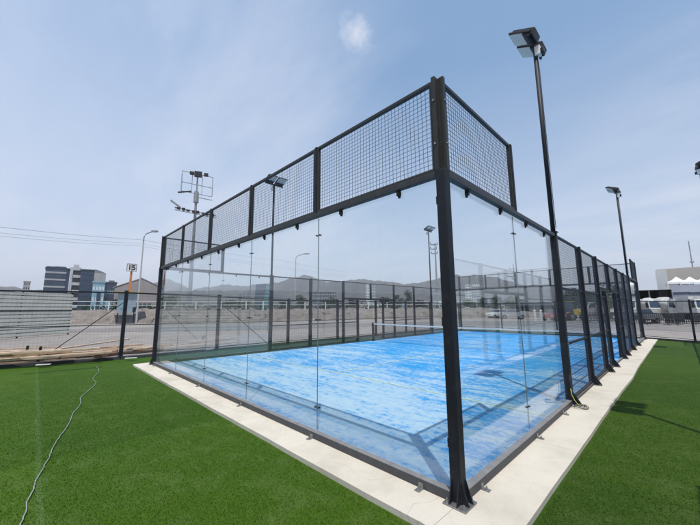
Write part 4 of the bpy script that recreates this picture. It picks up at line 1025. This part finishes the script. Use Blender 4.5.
truck(650, 76, 'white mixer truck parked nearest the cage in front of the black shed', R(62), 0)
truck(668, 73, 'white mixer truck with a steep chute at the centre of the row', R(75), 0)
truck(697, 66, 'white box truck parked under the grey annexe', R(58), 1)
truck(600, 74, 'white box truck half hidden behind the cage door posts', R(10), 1)
def car(u, D, label, mat, rz, name='parked_car'):
    p = PD(u, 305, D); p.z = -.1; r = empty(name, p, label, 'car', None, math.atan2(_r0.y, _r0.x)+rz)
    m = MB(); m.prism([(-2.1, .35), (2.1, .35), (2.15, .75), (1.9, .98), (1.2, 1.02), (-1.1, 1.02), (-2.05, .85)], 'y', -.86, .86); b = m.build('body', mat, r, .05)
    MB().prism([(-1.05, 1.021), (1.3, 1.021), (.85, 1.5), (-.5, 1.5)], 'y', -.74, .74).build('cabin', NAVYG, r, .04); MB().box(-.5, .85, -.74, .74, 1.501, 1.54).build('roof', mat, r, .01)
    for s in (-1, 1):
        MB().box(-2.14, -2.06, s*.62-.14, s*.62+.14, .6, .75).build('headlight', LENS, b)
        for xx in (-1.3, 1.35): wheel(r, xx, s*.78, .32, .2)
car(555, 52, 'dark red car parked by the low black shed', plain('dark_red_paint', (.22, .03, .035), .3, 0, .1, 1), R(30))
car(511, 60, 'silver car parked left of the low black shed', plain('silver_paint', (.4, .41, .42), .3, .4, .1, 1), R(-15))
car(498, 62, 'white car parked beyond the end fence', WHITE, R(10))
car(636, 47, 'grey car parked in front of the trucks, half behind the cage corner', plain('grey_paint', (.18, .19, .2), .3, .3, .1, 1), R(5))
# yellow loader
p = PD(570, 305, 54); p.z = -.1; YP = plain('yellow_paint', (.50, .33, .03), .45, 0, .15, 1)
r = empty('wheel_loader', p, 'small yellow wheel loader parked behind the cage posts', 'loader', rz=math.atan2(_r0.y, _r0.x)+.3)
MB().box(-.3, 1.9, -.7, .7, .7, 1.5).build('engine_cover', YP, r, .05); MB().prism([(-.9, .7), (.0, .7), (-.1, 2.5), (-.8, 2.5)], 'y', -.6, .6).build('cab', NAVYG, r, .03)
MB().box(-.95, .1, -.65, .65, 2.501, 2.6).build('roof', YP, r); MB().bar((-.9, -.4, 1.1), (-2.2, -.4, .5), .15).bar((-.9, .4, 1.1), (-2.2, .4, .5), .15).build('lift_arm', YP, r)
MB().prism([(-2.2, .15), (-2.9, .1), (-2.7, .25), (-2.3, .85), (-2.15, .8)], 'y', -.9, .9).build('bucket', YP, r)
for xx in (-.9, 1.3):
    for s in (-1, 1): wheel(r, xx, s*.75, .55, .35)
# white traffic bollards
for u, lab in ((534, 'left of two white bollards before the low black shed'), (540.3, 'right of two white bollards before the low black shed')):
    q = PD(u, 305, 50); tag(MB().tube([(q.x, q.y, -.1), (q.x, q.y, 1.25)], .17, 12, .14).tube([(q.x, q.y, 1.25), (q.x, q.y, 1.4)], .19, 12, .05).build('bollard', WHITE), lab, 'bollard', 'white bollards')
# row of crowd barriers
def barrier():
    r = empty('crowd_barrier', (0, 0, 0), 'grey steel crowd barrier in the long row before the trucks', 'barrier', 'crowd barriers in a row')
    m = MB(); m.bar((-1.05, 0, 1.1), (1.05, 0, 1.1), .05).bar((-1.05, 0, .18), (1.05, 0, .18), .05).bar((-1.05, 0, .18), (-1.05, 0, 1.1), .05).bar((1.05, 0, .18), (1.05, 0, 1.1), .05); f = m.build('frame', BZ, r)
    m = MB()
    for k in range(1, 14): m.bar((-1.05+.15*k, 0, .2), (-1.05+.15*k, 0, 1.08), .045)
    m.build('infill_bars', BZ, f)
    for xx in (-.8, .8): MB().bar((xx, -.35, -.0), (xx, .35, -.0), .06).bar((xx, 0, 0), (xx, 0, .18), .05).build('foot', BZ, r)
    return r
BZ = plain('dull_grey_steel', (.05, .053, .058), .5, .4, .3, 5)
bp_ = barrier(); first = True
for row, D in enumerate((50, 48.4, 46.6, 44.8)):
    A, B = PD(585, 305, D), PD(745, 305, D); A.z = B.z = -.1; n = int((B-A).length/2.25); dd = (B-A).normalized()
    for k in range(n):
        o = bp_ if first else copy_tree(bp_); first = False; q = A+dd*(k*2.25+rr.uniform(0, .5)+row*1.1)
        o.location = q; o.rotation_euler = (0, 0, math.atan2(dd.y, dd.x)+rr.uniform(-.2, .2)+(R(70) if rr.random() < .15 else 0))

# ------------------------------------------------------------------ air
hz = MB().box(-4300, 4300, -4300, 4300, -8, 240).build('haze', bpy.data.materials.new('haze_air')); hz['kind'] = 'stuff'
tag(hz, 'pale summer haze over the far hills and town', 'haze')
m = hz.data.materials[0]; m.use_nodes = True; nt = m.node_tree; nt.nodes.remove(nt.nodes['Principled BSDF'])
pv = N(nt, 'ShaderNodeVolumePrincipled'); pv.inputs['Color'].default_value = (.94, .965, .995, 1); pv.inputs['Density'].default_value = HAZE = .00022
pv.inputs['Anisotropy'].default_value = .2
L(nt, pv.outputs[0], nt.nodes['Material Output'].inputs['Volume'])

# ------------------------------------------------------------------ sky and sun
SUN = Vector((.283, -.243, 1)).normalized(); el = math.asin(SUN.z); az = math.atan2(SUN.x, SUN.y)
w = bpy.data.worlds.new('World'); sc.world = w; w.use_nodes = True; nt = w.node_tree
bg = nt.nodes['Background']
sky = N(nt, 'ShaderNodeTexSky', sky_type='NISHITA'); sky.sun_disc = False; sky.sun_elevation = el; sky.sun_rotation = az
sky.air_density = 1.0; sky.dust_density = 1.2; sky.ozone_density = 1.6; sky.altitude = 100
tc = N(nt, 'ShaderNodeTexCoord'); sp = N(nt, 'ShaderNodeSeparateXYZ'); L(nt, tc.outputs['Generated'], sp.inputs[0])
zc = mth(nt, 'ADD', mth(nt, 'MAXIMUM', sp.outputs['Z'], 0.0), .16)
cx = mth(nt, 'DIVIDE', sp.outputs['X'], zc); cyy = mth(nt, 'DIVIDE', sp.outputs['Y'], zc)
cb = N(nt, 'ShaderNodeCombineXYZ'); L(nt, cx, cb.inputs[0]); L(nt, cyy, cb.inputs[1])
mp = N(nt, 'ShaderNodeMapping'); mp.inputs['Rotation'].default_value = (0, 0, R(25)); mp.inputs['Scale'].default_value = (.55, 1.5, 1); L(nt, cb.outputs[0], mp.inputs['Vector'])
c1 = noise(nt, mp.outputs[0], 1.1, 9, .62); c2 = noise(nt, cb.outputs[0], .55, 4, .5)
cl = mth(nt, 'MULTIPLY', ramp(nt, c1, [(.47, 0), (.68, 1)]), ramp(nt, c2, [(.40, 0), (.58, 1)]))
hor = mth(nt, 'MULTIPLY', ramp(nt, c1, [(.36, 0), (.62, 1)]), ramp(nt, sp.outputs['Z'], [(.05, 1), (.38, 0)]))
fac = mth(nt, 'ADD', mth(nt, 'MULTIPLY', cl, .34), mth(nt, 'MULTIPLY', hor, .50), True)
# one small puff high up
pd = ray(356, 35).normalized(); pmap = N(nt, 'ShaderNodeMapping'); pmap.inputs['Rotation'].default_value = (0, 0, -YAW); L(nt, tc.outputs['Generated'], pmap.inputs['Vector']); dt = N(nt, 'ShaderNodeVectorMath', operation='DISTANCE'); L(nt, tc.outputs['Generated'], dt.inputs[0]); dt.inputs[1].default_value = pd
pf = mth(nt, 'SUBTRACT', mth(nt, 'SUBTRACT', 1.0, mth(nt, 'DIVIDE', dt.outputs['Value'], .10)), mth(nt, 'MULTIPLY', noise(nt, tc.outputs['Generated'], 13, 10, .74), 1.25))
pf = ramp(nt, mth(nt, 'ADD', pf, .10), [(.0, 0), (.45, .9)])
fac = mth(nt, 'ADD', fac, mth(nt, 'MULTIPLY', pf, .7), True)
west = mth(nt, 'ADD', mth(nt, 'MULTIPLY', sp.outputs['X'], -.62), mth(nt, 'MULTIPLY', sp.outputs['Y'], -.30))      # thin sheet of high cloud in the west
west = ramp(nt, mth(nt, 'ADD', west, mth(nt, 'MULTIPLY', mth(nt, 'SUBTRACT', c1, .5), .55)), [(.05, 0), (.75, 1)])
low = ramp(nt, sp.outputs['Z'], [(.0, .85), (.22, .45), (.62, 0)])
veil = mix(nt, .55, sky.outputs[0], (1.75, 2.95, 4.7))
veil = mix(nt, mth(nt, 'MULTIPLY', west, .70), veil, (4.0, 4.7, 6.1))
veil = mix(nt, low, veil, (4.6, 5.0, 5.8))
L(nt, mix(nt, fac, veil, (5.0, 5.2, 5.9)), bg.inputs['Color']); bg.inputs['Strength'].default_value = .15
sun = bpy.data.objects.new('sun', bpy.data.lights.new('sun', 'SUN')); C.objects.link(sun)
sun.data.energy = 3.7; sun.data.angle = R(.53); sun.data.color = (1, .955, .89)
sun.rotation_euler = SUN.to_track_quat('Z', 'Y').to_euler()
sc.view_settings.view_transform = 'Standard'; sc.view_settings.look = 'None'; sc.view_settings.exposure = .1; sc.view_settings.gamma = 1
sc.view_settings.use_curve_mapping = False
sc.cycles.transparent_max_bounces = 24; sc.cycles.max_bounces = 8
